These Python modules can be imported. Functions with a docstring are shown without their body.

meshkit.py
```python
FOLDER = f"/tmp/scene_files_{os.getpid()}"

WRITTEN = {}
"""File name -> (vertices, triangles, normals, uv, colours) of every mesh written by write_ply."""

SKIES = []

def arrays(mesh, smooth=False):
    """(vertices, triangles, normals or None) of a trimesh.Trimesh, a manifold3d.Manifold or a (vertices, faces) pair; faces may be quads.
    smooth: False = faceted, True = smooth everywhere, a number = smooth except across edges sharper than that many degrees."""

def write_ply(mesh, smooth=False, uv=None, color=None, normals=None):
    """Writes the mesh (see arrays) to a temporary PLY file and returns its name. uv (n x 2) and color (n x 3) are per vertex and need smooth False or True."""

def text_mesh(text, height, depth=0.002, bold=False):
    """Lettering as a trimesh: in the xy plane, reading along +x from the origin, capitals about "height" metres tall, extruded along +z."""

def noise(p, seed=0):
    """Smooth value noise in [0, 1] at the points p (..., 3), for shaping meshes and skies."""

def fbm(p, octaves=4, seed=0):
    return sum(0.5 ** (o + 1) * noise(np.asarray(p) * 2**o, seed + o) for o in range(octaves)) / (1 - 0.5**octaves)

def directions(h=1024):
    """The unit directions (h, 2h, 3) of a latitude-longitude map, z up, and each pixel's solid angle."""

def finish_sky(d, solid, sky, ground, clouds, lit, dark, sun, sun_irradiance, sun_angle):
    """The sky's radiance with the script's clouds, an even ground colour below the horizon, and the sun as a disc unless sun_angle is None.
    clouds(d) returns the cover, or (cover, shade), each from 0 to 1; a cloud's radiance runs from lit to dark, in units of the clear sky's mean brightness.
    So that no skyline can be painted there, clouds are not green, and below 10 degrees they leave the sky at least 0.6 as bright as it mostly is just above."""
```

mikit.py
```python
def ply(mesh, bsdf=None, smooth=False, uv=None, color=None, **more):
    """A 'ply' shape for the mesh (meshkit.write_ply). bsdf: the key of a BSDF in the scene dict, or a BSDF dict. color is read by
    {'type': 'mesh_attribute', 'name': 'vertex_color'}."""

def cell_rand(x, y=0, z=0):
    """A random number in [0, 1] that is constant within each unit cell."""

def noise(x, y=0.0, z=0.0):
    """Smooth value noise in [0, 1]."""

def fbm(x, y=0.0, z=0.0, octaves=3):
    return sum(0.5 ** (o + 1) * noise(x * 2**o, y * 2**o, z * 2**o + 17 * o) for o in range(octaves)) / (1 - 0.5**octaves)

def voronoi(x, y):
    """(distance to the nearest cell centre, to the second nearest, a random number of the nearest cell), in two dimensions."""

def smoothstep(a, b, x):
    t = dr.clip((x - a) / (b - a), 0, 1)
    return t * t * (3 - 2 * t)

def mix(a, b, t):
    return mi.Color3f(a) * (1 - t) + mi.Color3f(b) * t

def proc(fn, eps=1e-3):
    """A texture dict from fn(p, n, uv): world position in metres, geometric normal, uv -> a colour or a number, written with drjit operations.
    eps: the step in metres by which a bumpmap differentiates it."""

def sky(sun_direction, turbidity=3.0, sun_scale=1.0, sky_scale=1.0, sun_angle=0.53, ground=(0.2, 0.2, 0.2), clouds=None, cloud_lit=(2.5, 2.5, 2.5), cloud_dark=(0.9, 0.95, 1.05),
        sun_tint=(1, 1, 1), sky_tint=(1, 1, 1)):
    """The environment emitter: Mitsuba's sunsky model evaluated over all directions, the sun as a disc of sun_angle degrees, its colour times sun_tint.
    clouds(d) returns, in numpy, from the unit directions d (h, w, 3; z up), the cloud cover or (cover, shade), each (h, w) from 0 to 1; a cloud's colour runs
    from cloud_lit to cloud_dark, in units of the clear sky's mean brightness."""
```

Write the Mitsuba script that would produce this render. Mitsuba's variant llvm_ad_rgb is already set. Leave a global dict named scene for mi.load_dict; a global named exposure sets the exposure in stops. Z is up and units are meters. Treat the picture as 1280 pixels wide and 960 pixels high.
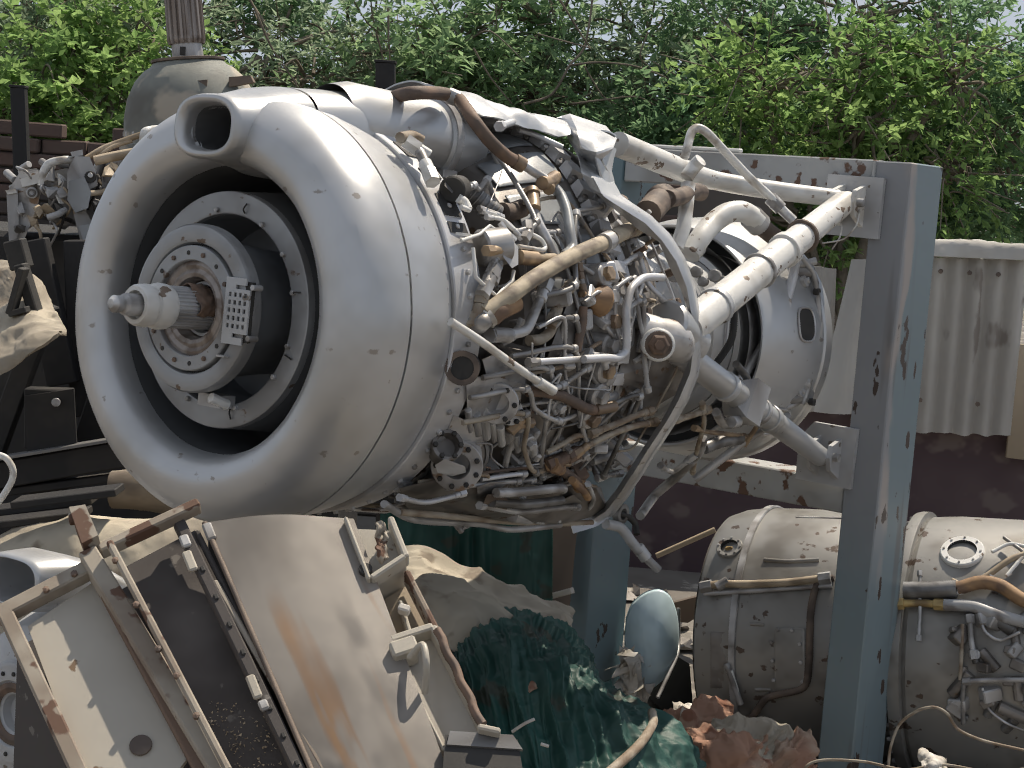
import math, random
import numpy as np, trimesh, drjit as dr, mitsuba as mi
import mikit, meshkit
from mikit import fbm, noise, smoothstep, mix, proc
T = mi.ScalarTransform4f
scene, labels = {}, {}
rng = np.random.default_rng(7)

# ---------------------------------------------------------------- camera, sky, exposure
W, H, FOC = 1280.0, 960.0, 2000.0            # the photograph's grid, its focal length in pixels
CAM = np.array([0, 0, 1.8])
_p, _r = math.radians(7), math.radians(4)
FW = np.array([0, math.cos(_p), -math.sin(_p)])
_R0 = np.array([1.0, 0, 0]); _U0 = np.cross(_R0, FW)
RT = math.cos(_r) * _R0 + math.sin(_r) * _U0
UP = -math.sin(_r) * _R0 + math.cos(_r) * _U0
scene['camera'] = {'type': 'perspective', 'fov': math.degrees(2 * math.atan(W / 2 / FOC)), 'fov_axis': 'x', 'near_clip': 0.05, 'far_clip': 300.0,
                   'to_world': T().look_at(origin=CAM.tolist(), target=(CAM + FW).tolist(), up=UP.tolist())}
SUN = (0.29, 0.38, 0.88)
scene['sky'] = mikit.sky(SUN, turbidity=3, sun_tint=(.95, 1.0, 1.07), ground=(.15, .15, .15), clouds=lambda d: np.clip(.72 + .9 * (meshkit.fbm(d * 3.0, 4, 5) - .45), .45, 1), cloud_lit=(1.42, 1.47, 1.55), cloud_dark=(1.0, 1.06, 1.16))
exposure = 2.0

# ---------------------------------------------------------------- helpers: names and labels
def num(key):
    if key not in scene and key not in labels: return key
    k = 1
    while f'{key}_{k:03d}' in scene or f'{key}_{k:03d}' in labels: k += 1
    return f'{key}_{k:03d}'

def thing(name, label, cat, group=None, kind=None):
    key = num(name)
    labels[key] = {'label': label, 'category': cat}
    if group: labels[key]['group'] = group
    if kind: labels[key]['kind'] = kind
    return key

def put(key, m, mat, smooth=False, label=None, kind=None, uv=None):
    """mat: a BSDF key of the scene, or a palette of vertex colours"""
    if mat in PAL:
        bs, c = PAL[mat][0], None
        v, f, n = meshkit.arrays(m, bool(smooth))
        scene[key] = mikit.ply((v, f), bs, smooth=bool(smooth), color=tint(v, mat))
    else:
        scene[key] = mikit.ply(m, mat, smooth=smooth)
    if label or kind:
        d = labels.setdefault(key, {})
        if label: d['label'] = label
        if kind: d['kind'] = kind
    return key

def part(parent, name, m, mat, smooth=False, label=None, kind=None):
    return put(num(parent + '__' + name), m, mat, smooth, label, kind)

def solo(name, m, mat, label, cat, smooth=False, group=None, kind=None):
    key = thing(name, label, cat, group, kind); labels_k = labels.pop(key)
    put(key, m, mat, smooth); labels[key] = labels_k
    return key

def struct(name, m, mat, smooth=False):
    labels[name] = {'kind': 'structure'}
    scene[name] = mikit.ply(m, mat, smooth=smooth)

# ---------------------------------------------------------------- helpers: places
def ray(x, y):
    d = FW + (x - W / 2) / FOC * RT - (y - H / 2) / FOC * UP
    return d
def at(x, y, Y):
    d = ray(x, y); return CAM + d * (Y / d[1])
def onp(x, y, P0, n):
    d = ray(x, y); return CAM + d * (((P0 - CAM) @ n) / (d @ n))
def nrm(v): v = np.asarray(v, float); return v / np.linalg.norm(v)
YAW, PIT = math.radians(35.8), math.radians(-3.58)
EO = np.array([-0.569, 3.351, 1.503])                       # centre of the intake seam
EA = np.array([math.sin(YAW) * math.cos(PIT), math.cos(YAW) * math.cos(PIT), math.sin(PIT)])   # along the engine, to the rear
EL = np.array([math.cos(YAW), -math.sin(YAW), 0]); EN = np.cross(EL, EA)
def eng(l, s, u): return EO + EL * l + EA * s + EN * u
def pol(s, phi, r): return EO + EA * s + r * (math.cos(phi) * EL + math.sin(phi) * EN)
def E(x, y, r):
    """the near point at radius r round the engine's axis seen in direction x, y (or the closest to it)"""
    d = nrm(ray(x, y)); w = CAM - EO
    dp, wp = d - (d @ EA) * EA, w - (w @ EA) * EA
    A, B, Cc = dp @ dp, 2 * dp @ wp, wp @ wp - r * r
    q = B * B - 4 * A * Cc
    t = (-B - math.sqrt(q)) / (2 * A) if q > 0 else -B / (2 * A)
    return CAM + d * t
def ES(x, y, s): return onp(x, y, EO + EA * s, EA)
def epar(P):
    d = P - EO; l, s, u = d @ EL, d @ EA, d @ EN
    return s, math.atan2(u, l), math.hypot(l, u)

# ---------------------------------------------------------------- helpers: meshes
def merge(ms):
    vs, fs, k = [], [], 0
    for m in ms:
        v, f = (np.asarray(m.vertices), np.asarray(m.faces)) if hasattr(m, 'vertices') else (np.asarray(m[0]), np.asarray(m[1]))
        if f.shape[1] == 4: f = np.vstack([f[:, [0, 1, 2]], f[:, [0, 2, 3]]])
        vs.append(v); fs.append(f + k); k += len(v)
    return np.vstack(vs), np.vstack(fs)

def spline(P, k=6):
    P = np.asarray(P, float)
    if len(P) < 3: 
        t = np.linspace(0, 1, k + 1)[:, None]; return P[0] * (1 - t) + P[-1] * t
    Q = np.vstack([2 * P[0] - P[1], P, 2 * P[-1] - P[-2]])
    out = []
    t = np.linspace(0, 1, k, endpoint=False)[:, None]
    for i in range(1, len(Q) - 2):
        a, b, c, d = Q[i - 1], Q[i], Q[i + 1], Q[i + 2]
        # centripetal-ish: plain Catmull-Rom with reduced tension
        m1, m2 = (c - a) * 0.42, (d - b) * 0.42
        out.append((2 * t**3 - 3 * t**2 + 1) * b + (t**3 - 2 * t**2 + t) * m1 + (-2 * t**3 + 3 * t**2) * c + (t**3 - t**2) * m2)
    return np.vstack(out + [P[-1:]])

def tube(P, r, n=10, k=6, caps=True):
    P = spline(P, k) if k else np.asarray(P, float)
    rr = np.interp(np.linspace(0, 1, len(P)), np.linspace(0, 1, np.size(r)), np.atleast_1d(r)) if np.size(r) > 1 else np.full(len(P), float(np.ravel(r)[0]))
    t = np.gradient(P, axis=0); t /= np.linalg.norm(t, axis=1, keepdims=True) + 1e-12
    u = np.cross(t[0], [0, 0, 1.0] if abs(t[0][2]) < 0.9 else [1.0, 0, 0]); u /= np.linalg.norm(u)
    ang = np.arange(n) * 2 * np.pi / n
    V = []
    for i in range(len(P)):
        u = u - (u @ t[i]) * t[i]; u /= np.linalg.norm(u); w = np.cross(t[i], u)
        V.append(P[i] + rr[i] * (np.cos(ang)[:, None] * u + np.sin(ang)[:, None] * w))
    V = np.vstack(V); m = len(P)
    i, j = np.meshgrid(np.arange(m - 1), np.arange(n), indexing='ij')
    F = np.stack([i * n + j, i * n + (j + 1) % n, (i + 1) * n + (j + 1) % n, (i + 1) * n + j], -1).reshape(-1, 4)
    F = np.vstack([F[:, [0, 1, 2]], F[:, [0, 2, 3]]])
    if caps:
        b = len(V); V = np.vstack([V, V[:n], V[(m - 1) * n:m * n], P[:1], P[-1:]])
        j = np.arange(n)
        F = np.vstack([F, np.stack([b + (j + 1) % n, b + j, j * 0 + b + 2 * n], 1), np.stack([b + n + j, b + n + (j + 1) % n, j * 0 + b + 2 * n + 1], 1)])
    return V, F

def lathe(prof, O=None, ax=None, ref=None, n=48, a0=0.0, a1=2 * math.pi, fn=None):
    """revolve (s, r) pairs about ax at O; points given twice make a sharp edge"""
    O = EO if O is None else np.asarray(O, float); ax = EA if ax is None else nrm(ax)
    if ref is None: ref = EL if ax is EA else np.cross(ax, [0, 0, 1.0] if abs(ax[2]) < 0.9 else [1.0, 0, 0])
    ref = nrm(ref - (ref @ ax) * ax); up = np.cross(ref, ax)
    # split corners sharper than 35 degrees
    P = [np.array(q, float) for q in prof]; Q = []
    for i, q in enumerate(P):
        Q.append((q, False))
        if 0 < i < len(P) - 1:
            d1, d2 = q - P[i - 1], P[i + 1] - q
            n1, n2 = np.linalg.norm(d1), np.linalg.norm(d2)
            if n1 > 1e-9 and n2 > 1e-9 and d1 @ d2 / (n1 * n2) < 0.82: Q.append((q, True))
    full = abs(a1 - a0 - 2 * math.pi) < 1e-6
    A = np.linspace(a0, a1, n, endpoint=not full)
    V = np.vstack([O + ax * q[0] + (q[1] if fn is None else q[1] + fn(q[0], q[1], A))[..., None] * (np.cos(A)[:, None] * ref + np.sin(A)[:, None] * up) if fn is not None else
                   O + ax * q[0] + q[1] * (np.cos(A)[:, None] * ref + np.sin(A)[:, None] * up) for q, _ in Q])
    F = []
    J = np.arange(n if full else n - 1)
    for i in range(len(Q) - 1):
        if Q[i + 1][1]: continue
        F.append(np.stack([i * n + J, i * n + (J + 1) % n, (i + 1) * n + (J + 1) % n, (i + 1) * n + J], 1))
    F = np.vstack(F)
    return V, np.vstack([F[:, [0, 1, 2]], F[:, [0, 2, 3]]])

def cyl(p0, p1, r, r2=None, n=20, bev=0.0):
    p0, p1 = np.asarray(p0, float), np.asarray(p1, float); h = np.linalg.norm(p1 - p0); r2 = r if r2 is None else r2
    b = bev or min(0.12 * r, 0.12 * h)
    return lathe([(0, 0), (0, r - b), (b, r), (h - b, r2), (h, r2 - b), (h, 0)], p0, (p1 - p0) / h, n=n)

def box(c, size, X=None, Y=None, bev=None):
    """chamfered box: centre, size, two axes"""
    X = np.array([1.0, 0, 0]) if X is None else nrm(X)
    Y = np.array([0, 1.0, 0]) if Y is None else nrm(np.asarray(Y, float) - (np.asarray(Y, float) @ X) * X)
    Z = np.cross(X, Y); h = np.asarray(size, float) / 2
    b = min(0.004, 0.25 * h.min()) if bev is None else min(bev, 0.9 * h.min())
    pts = []
    for sx in (-1, 1):
        for sy in (-1, 1):
            for sz in (-1, 1):
                s = np.array([sx, sy, sz])
                for k in range(3):
                    q = h - b; q = q.copy(); q[k] = h[k]; pts.append(s * q)
    m = trimesh.convex.convex_hull(np.array(pts))
    return np.asarray(c, float) + np.asarray(m.vertices) @ np.stack([X, Y, Z]), np.asarray(m.faces)

def hull(pts): m = trimesh.convex.convex_hull(np.asarray(pts)); return np.asarray(m.vertices), np.asarray(m.faces)

def ball(c, r, sub=2):
    m = trimesh.creation.icosphere(sub); return np.asarray(c) + np.asarray(m.vertices) * r, np.asarray(m.faces)

def plate(poly, d, back=True):
    """flat polygon (3-D points in order, convex or not) given thickness d (a vector)"""
    from shapely.geometry import Polygon
    poly = np.asarray(poly, float); d = np.asarray(d, float); n = nrm(d); X = nrm(poly[1] - poly[0]); X = nrm(X - (X @ n) * n); Y = np.cross(n, X)
    q = np.stack([(poly - poly[0]) @ X, (poly - poly[0]) @ Y], 1)
    m = trimesh.creation.extrude_polygon(Polygon(q), float(np.linalg.norm(d)))
    v = np.asarray(m.vertices)
    return poly[0] + v[:, :1] * X + v[:, 1:2] * Y + v[:, 2:] * n, np.asarray(m.faces)

def bar(p0, p1, w, h, up=(0, 0, 1), bev=None):
    p0, p1 = np.asarray(p0, float), np.asarray(p1, float); X = p1 - p0
    Y = np.cross(up, X)
    if np.linalg.norm(Y) < 1e-6: Y = np.array([1.0, 0, 0])
    return box((p0 + p1) / 2, (np.linalg.norm(X), w, h), X, Y, bev)

def sheet(grid, thick=0.004, nu=40, nv=40, rough=0.0, scale=8.0, seed=0, fold=None, kv=3, ku=3):
    """a cloth or metal skin through a grid of points (rows, cols, 3), smooth between them, with noise and a thickness"""
    from scipy.interpolate import RectBivariateSpline
    g = np.asarray(grid, float); a, b = g.shape[:2]
    u, v = np.linspace(0, 1, a), np.linspace(0, 1, b); U, Vv = np.linspace(0, 1, nu), np.linspace(0, 1, nv)
    S = np.stack([RectBivariateSpline(u, v, g[..., k], kx=min(ku, a - 1), ky=min(kv, b - 1))(U, Vv) for k in range(3)], -1)
    du, dv = np.gradient(S, axis=0), np.gradient(S, axis=1)
    N = np.cross(du, dv); N /= np.linalg.norm(N, axis=-1, keepdims=True) + 1e-12
    if rough: 
        S = S + N * (rough * (meshkit.fbm(S * scale, 4, seed) - 0.5) * 2)[..., None]
    if fold is not None: S = S + N * fold(U[:, None], Vv[None, :], S)[..., None]
    du, dv = np.gradient(S, axis=0), np.gradient(S, axis=1)
    N = np.cross(du, dv); N /= np.linalg.norm(N, axis=-1, keepdims=True) + 1e-12
    i, j = np.meshgrid(np.arange(nu - 1), np.arange(nv - 1), indexing='ij')
    q = np.stack([i * nv + j, i * nv + j + 1, (i + 1) * nv + j + 1, (i + 1) * nv + j], -1).reshape(-1, 4)
    top, bot = (S + N * thick / 2).reshape(-1, 3), (S - N * thick / 2).reshape(-1, 3); m = len(top)
    edge = np.concatenate([np.arange(nv), np.arange(1, nu) * nv + nv - 1, (nu - 1) * nv + np.arange(nv - 2, -1, -1), np.arange(nu - 2, 0, -1) * nv])
    e2 = np.roll(edge, -1)
    return np.vstack([top, bot]), np.vstack([q, q[:, ::-1] + m, np.stack([edge, edge + m, e2 + m, e2], 1)])

def bolts(pts, axis, r=0.006, h=0.006):
    out = []
    for p, ax in zip(pts, np.broadcast_to(axis, (len(pts), 3))):
        out.append(lathe([(0, r), (h, r * 0.95), (h * 1.2, r * 0.75), (h * 1.2, 0)], p, ax, n=6))
    return merge(out)

def crease(S, sc, seed, k=1.0):
    """sharp irregular folds: ridges of warped noise, 0 to 1"""
    W_ = S + .35 / sc * (np.stack([meshkit.fbm(S * sc * .8 + o, 3, seed + 5) for o in (0, 7.3, 13.1)], -1) - .5)
    r1 = 1 - np.abs(2 * meshkit.noise(W_ * sc, seed) - 1); r2 = 1 - np.abs(2 * meshkit.noise(W_ * sc * 2.1 + 3, seed + 1) - 1)
    r3 = 1 - np.abs(2 * meshkit.noise(W_ * sc * 4.3 + 9, seed + 2) - 1)
    return k * (r1 ** 2 * .6 + r2 ** 2 * .28 + r3 ** 2 * .12)

# ---------------------------------------------------------------- materials
def P(name, **k):
    b = {'type': 'principled'}
    for a, v in k.items(): b[a] = {'type': 'rgb', 'value': list(v)} if isinstance(v, tuple) else v
    scene[name] = {'type': 'twosided', 'nested': b}

def soil(c1, c2, sc, lo=0.45, hi=0.7, c3=None, lo3=0.6, hi3=0.68, sc3=20.0, sq=(1, 1, 1)):
    """base colour c1 with patches of c2 and sharper spots of c3"""
    def fn(p, n, uv):
        x, y, z = p.x * sc * sq[0], p.y * sc * sq[1], p.z * sc * sq[2]
        c = mix(c1, c2, smoothstep(lo, hi, fbm(x, y, z, 4)))
        if c3 is not None: c = mix(c, c3, smoothstep(lo3, hi3, fbm(p.x * sc3 * sq[0] + 31, p.y * sc3 * sq[1], p.z * sc3 * sq[2], 4)))
        return c
    return proc(fn)

def rg(lo, hi, sc): return proc(lambda p, n, uv: lo + (hi - lo) * fbm(p.x * sc, p.y * sc, p.z * sc, 3))

P('silver_paint', base_color=soil((.50, .51, .52), (.40, .40, .39), 5, .42, .8, (.30, .28, .26), .735, .80, 34), metallic=.62, roughness=rg(.30, .50, 9), specular=.5)
P('grey_paint', base_color=soil((.40, .41, .42), (.30, .30, .30), 7, .4, .75, (.15, .13, .11), .72, .78, 40), metallic=.15, roughness=.48)
P('white_paint', base_color=soil((.58, .58, .56), (.42, .40, .36), 10, .45, .75, (.16, .12, .09), .675, .72, 36), roughness=.42)
P('casing', base_color=soil((.23, .215, .20), (.10, .09, .082), 11, .4, .75, (.12, .08, .05), .66, .76, 26), metallic=.5, roughness=.5)
P('cast_metal', base_color=soil((.45, .445, .44), (.22, .21, .20), 14, .42, .72, (.22, .15, .10), .66, .76, 33), metallic=.5, roughness=.5)
P('blue_paint', base_color=soil((.115, .175, .20), (.14, .185, .205), 3, .4, .7, (.045, .035, .03), .70, .73, 22, (1, 1, .45)), roughness=.5)
def post_fn(p, n, uv):
    # silver overspray on the side that was sprayed, ragged edge on to the blue
    e = (p.x - EO[0]) * float(EL[0]) + (p.y - EO[1]) * float(EL[1])
    dd = (p.x - EO[0]) * math.sin(YAW) + (p.y - EO[1]) * math.cos(YAW) - 2.1      # depth behind the front face
    kn = .06 * (fbm(p.x * 9, p.y * 9, p.z * 3, 4) - .5) * 2
    k = smoothstep(.045, .06, dd + kn) * smoothstep(.53, .56, e)
    rise = smoothstep(.62, 1.0, p.z + .25 * (fbm(p.x * 4, p.y * 4, p.z * 3, 3) - .5))
    front = mix((.145, .19, .208), (.215, .225, .24), rise)
    c = mix(front, (.148, .195, .215), k)
    top = smoothstep(1.35, 1.8, p.z + .3 * (fbm(p.x * 5 + 9, p.y * 5, p.z * 2, 3) - .5))
    c = mix(c, (.165, .215, .24), .6 * top * k)
    run = smoothstep(.60, .78, fbm(p.x * 26 + 5, p.y * 26, p.z * 1.4, 3)) * smoothstep(.4, .6, fbm(p.x * 3, p.y * 3, p.z * 2 + 4, 2))
    c = mix(c, (.10, .085, .075), .55 * run)
    edge = smoothstep(.03, .012, dr.abs(dd + kn - .045)) * smoothstep(.53, .56, e) * smoothstep(.3, .55, fbm(p.x * 7, p.y * 7, p.z * 5, 3)) * smoothstep(.6, .9, p.z)
    c = mix(c, (.33, .29, .26), .75 * edge)
    chip = smoothstep(.69, .715, fbm(p.x * 24 + 3, p.y * 24, p.z * 9, 4))
    return mix(c, (.05, .036, .03), chip)
P('post_paint', base_color=proc(post_fn), roughness=.5)
P('beam_paint', base_color=soil((.33, .34, .34), (.24, .24, .23), 6, .4, .7, (.10, .055, .035), .575, .65, 24, (1, 1, .8)), roughness=.55)
P('cloth_tan', base_color=soil((.35, .315, .25), (.25, .22, .175), 5, .4, .7, (.18, .15, .115), .6, .75, 14), roughness=.9)
P('cloth_green', base_color=soil((.012, .048, .040), (.022, .075, .063), 6, .4, .7, (.03, .04, .03), .66, .75, 12), roughness=.55, specular=.35)
P('maroon', base_color=soil((.062, .040, .046), (.085, .06, .062), 2.2, .35, .7, (.115, .09, .085), .60, .74, 7), roughness=.85)
P('cement', base_color=soil((.44, .43, .40), (.33, .315, .29), 2.6, .35, .75, (.22, .20, .18), .68, .78, 10, (1, 1, .4)), roughness=.9)
def brick_fn(p, n, uv):
    k = fbm(p.x * 4.3, p.y * 4.3, p.z * 13, 2)
    return mix(mix((.105, .066, .055), (.085, .068, .06), k), (.045, .04, .038), smoothstep(.45, .7, fbm(p.x * 2, p.y * 2 + 5, p.z * 2, 4)))
P('brick_clay', base_color=proc(brick_fn), roughness=.95)
P('mortar', base_color=(.10, .09, .08), roughness=.95)
P('earth', base_color=soil((.14, .13, .115), (.09, .08, .07), 1.5, .35, .7, (.25, .23, .2), .62, .7, 9), roughness=.95)
P('bark', base_color=soil((.20, .17, .135), (.11, .09, .07), 9), roughness=.95)
P('cream_enamel', base_color=soil((.36, .335, .285), (.30, .275, .23), 4, .4, .75, (.15, .10, .06), .72, .76, 26), roughness=.45)
P('rusty_frame', base_color=soil((.29, .26, .215), (.20, .165, .13), 9, .4, .65, (.10, .055, .036), .585, .63, 19), roughness=.75)
P('dark_felt', base_color=soil((.060, .054, .052), (.11, .10, .095), 5, .45, .75, (.14, .13, .12), .72, .8, 40), roughness=.9)
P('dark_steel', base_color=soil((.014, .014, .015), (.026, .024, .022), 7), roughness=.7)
P('rag', base_color=soil((.25, .145, .10), (.33, .25, .19), 7, .4, .65, (.17, .08, .05), .6, .7, 15), roughness=.95)
P('drum_skin', base_color=soil((.27, .265, .25), (.16, .15, .135), 6, .4, .72, (.10, .075, .06), .69, .75, 26), metallic=.45, roughness=.42)
P('dome_metal', base_color=soil((.17, .18, .165), (.10, .10, .09), 6, .4, .7, (.31, .28, .23), .53, .64, 7), roughness=.7)
P('seat_blue', base_color=soil((.50, .63, .68), (.40, .52, .56), 6), roughness=.35)
P('hub_metal', base_color=soil((.29, .30, .31), (.20, .20, .20), 8, .4, .7, (.13, .10, .08), .70, .77, 40), metallic=.35, roughness=.42)
P('hub_grey', base_color=soil((.17, .18, .19), (.12, .125, .13), 8), metallic=.3, roughness=.45)
P('inside_shade', base_color=soil((.12, .125, .13), (.085, .088, .09), 6), metallic=.3, roughness=.5)  # shade of the deep openings put into the base colour
P('tone_metal', base_color={'type': 'mesh_attribute', 'name': 'vertex_color'}, metallic=.4, roughness=.45)
P('tone_matte', base_color={'type': 'mesh_attribute', 'name': 'vertex_color'}, roughness=.7)
P('tone_gloss', base_color={'type': 'mesh_attribute', 'name': 'vertex_color'}, roughness=.35)
scene['leaf'] = {'type': 'principledthin', 'base_color': {'type': 'mesh_attribute', 'name': 'vertex_color'}, 'roughness': .33, 'diff_trans': 1.15, 'eta': 1.45}
PAL = {  # vertex-tinted palettes: BSDF, colour, second colour, scale, threshold
    'steel': ('tone_metal', (.50, .505, .51), (.25, .24, .23), 18, .52), 'dull': ('tone_metal', (.42, .42, .42), (.21, .20, .19), 20, .52),
    'rust': ('tone_matte', (.15, .10, .072), (.095, .07, .056), 26, .5), 'rust_grey': ('tone_metal', (.30, .27, .25), (.16, .13, .11), 40, .5), 'bronze': ('tone_metal', (.35, .26, .17), (.19, .14, .10), 24, .5),
    'hose': ('tone_matte', (.36, .31, .23), (.17, .14, .11), 30, .52), 'orange_hose': ('tone_matte', (.27, .165, .085), (.14, .09, .06), 22, .5),
    'brown': ('tone_matte', (.15, .115, .09), (.08, .062, .052), 26, .5), 'black': ('tone_matte', (.02, .02, .02), (.035, .033, .03), 20, .5),
    'white': ('tone_gloss', (.60, .60, .58), (.30, .27, .23), 22, .60), 'grey': ('tone_gloss', (.34, .345, .35), (.17, .16, .155), 17, .55),
    'darkgrey': ('tone_metal', (.21, .21, .21), (.10, .095, .09), 18, .5), 'alu': ('tone_metal', (.52, .53, .55), (.36, .35, .34), 9, .55), 'brass': ('tone_metal', (.45, .33, .14), (.2, .14, .07), 25, .5),
    'tan': ('tone_matte', (.40, .33, .24), (.24, .19, .13), 15, .5), 'oldpipe': ('tone_matte', (.31, .275, .22), (.18, .135, .095), 30, .5),
    'slate': ('tone_gloss', (.27, .29, .305), (.19, .20, .21), 9, .5), 'paper': ('tone_matte', (.50, .48, .44), (.36, .33, .28), 12, .5)}
def tint(v, mat):
    _, c1, c2, sc, th = PAL[mat]
    k = np.clip((meshkit.fbm(v * sc, 4, 3) - th) / .14 + .5, 0, 1)[:, None]
    g = 1 + .25 * (meshkit.noise(v * sc * 3.1, 9)[:, None] - .5)
    return (np.array(c1) * (1 - k) + np.array(c2) * k) * g
# ================================================================ the setting
_g = np.linspace(-1, 1, 161); _g = np.sign(_g) * np.abs(_g) ** 3 * 150
gx, gy = np.meshgrid(_g, _g + 6, indexing='ij')
gz = .05 * (meshkit.fbm(np.stack([gx, gy, gx * 0], -1) * 1.3, 4, 2) - .6) * np.exp(-((gx ** 2 + (gy - 5) ** 2) / 400))
_i, _j = np.meshgrid(np.arange(160), np.arange(160), indexing='ij')
struct('ground', (np.stack([gx, gy, gz], -1).reshape(-1, 3), np.stack([_i * 161 + _j, (_i + 1) * 161 + _j, (_i + 1) * 161 + _j + 1, _i * 161 + _j + 1], -1).reshape(-1, 4)), 'earth', smooth=True)

# --- old brick wall, left and behind the engine
bw = thing('brick_wall', 'old weathered dark red brick wall below the trees at left', 'wall')
part(bw, 'core', merge([box((-2.4, 8.62, .93), (7.4, .20, 1.9), bev=.01), box((-2.4, 8.6, .44), (7.42, .25, .9), bev=.01)]), 'mortar')
for r in range(13):
    z = .93 + r * .083
    for c in range(17):
        x = -3.3 + c * .246 + (r % 2) * .123
        if r == 12 and (c % 3 == 1 or c > 9): continue
        q = rng.normal(0, 1, 6)
        ang = .02 * q[0]
        part(bw, 'brick', box((x, 8.52 + .008 * q[1], z + .002 * q[2]), (.232 + .006 * q[3], .10, .071 + .003 * q[4]), (math.cos(ang), math.sin(ang), .012 * q[5]), (-math.sin(ang), math.cos(ang), 0), .008), 'brick_clay')

# --- maroon plastered wall with corrugated sheets, right
gw = np.linspace(1.25, 9, 90)
mtop = 1.02 + .03 * (meshkit.fbm(np.stack([gw * 3, gw * 0, gw * 0], 1), 4, 4) - .5)
mwall = thing('plastered_wall', 'dark maroon plastered wall behind the steel stand', 'wall')
V = []
for x, zt in zip(np.linspace(.2, 7, 90), mtop):
    V += [(x, 7.72, -.1), (x, 7.72, zt), (x, 7.9, zt), (x, 7.9, -.1)]
_i, _j = np.meshgrid(np.arange(89), np.arange(4), indexing='ij')
part(mwall, 'masonry', (np.array(V), np.stack([_i * 4 + _j, _i * 4 + (_j + 1) % 4, (_i + 1) * 4 + (_j + 1) % 4, (_i + 1) * 4 + _j], -1).reshape(-1, 4)), 'maroon')

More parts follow.
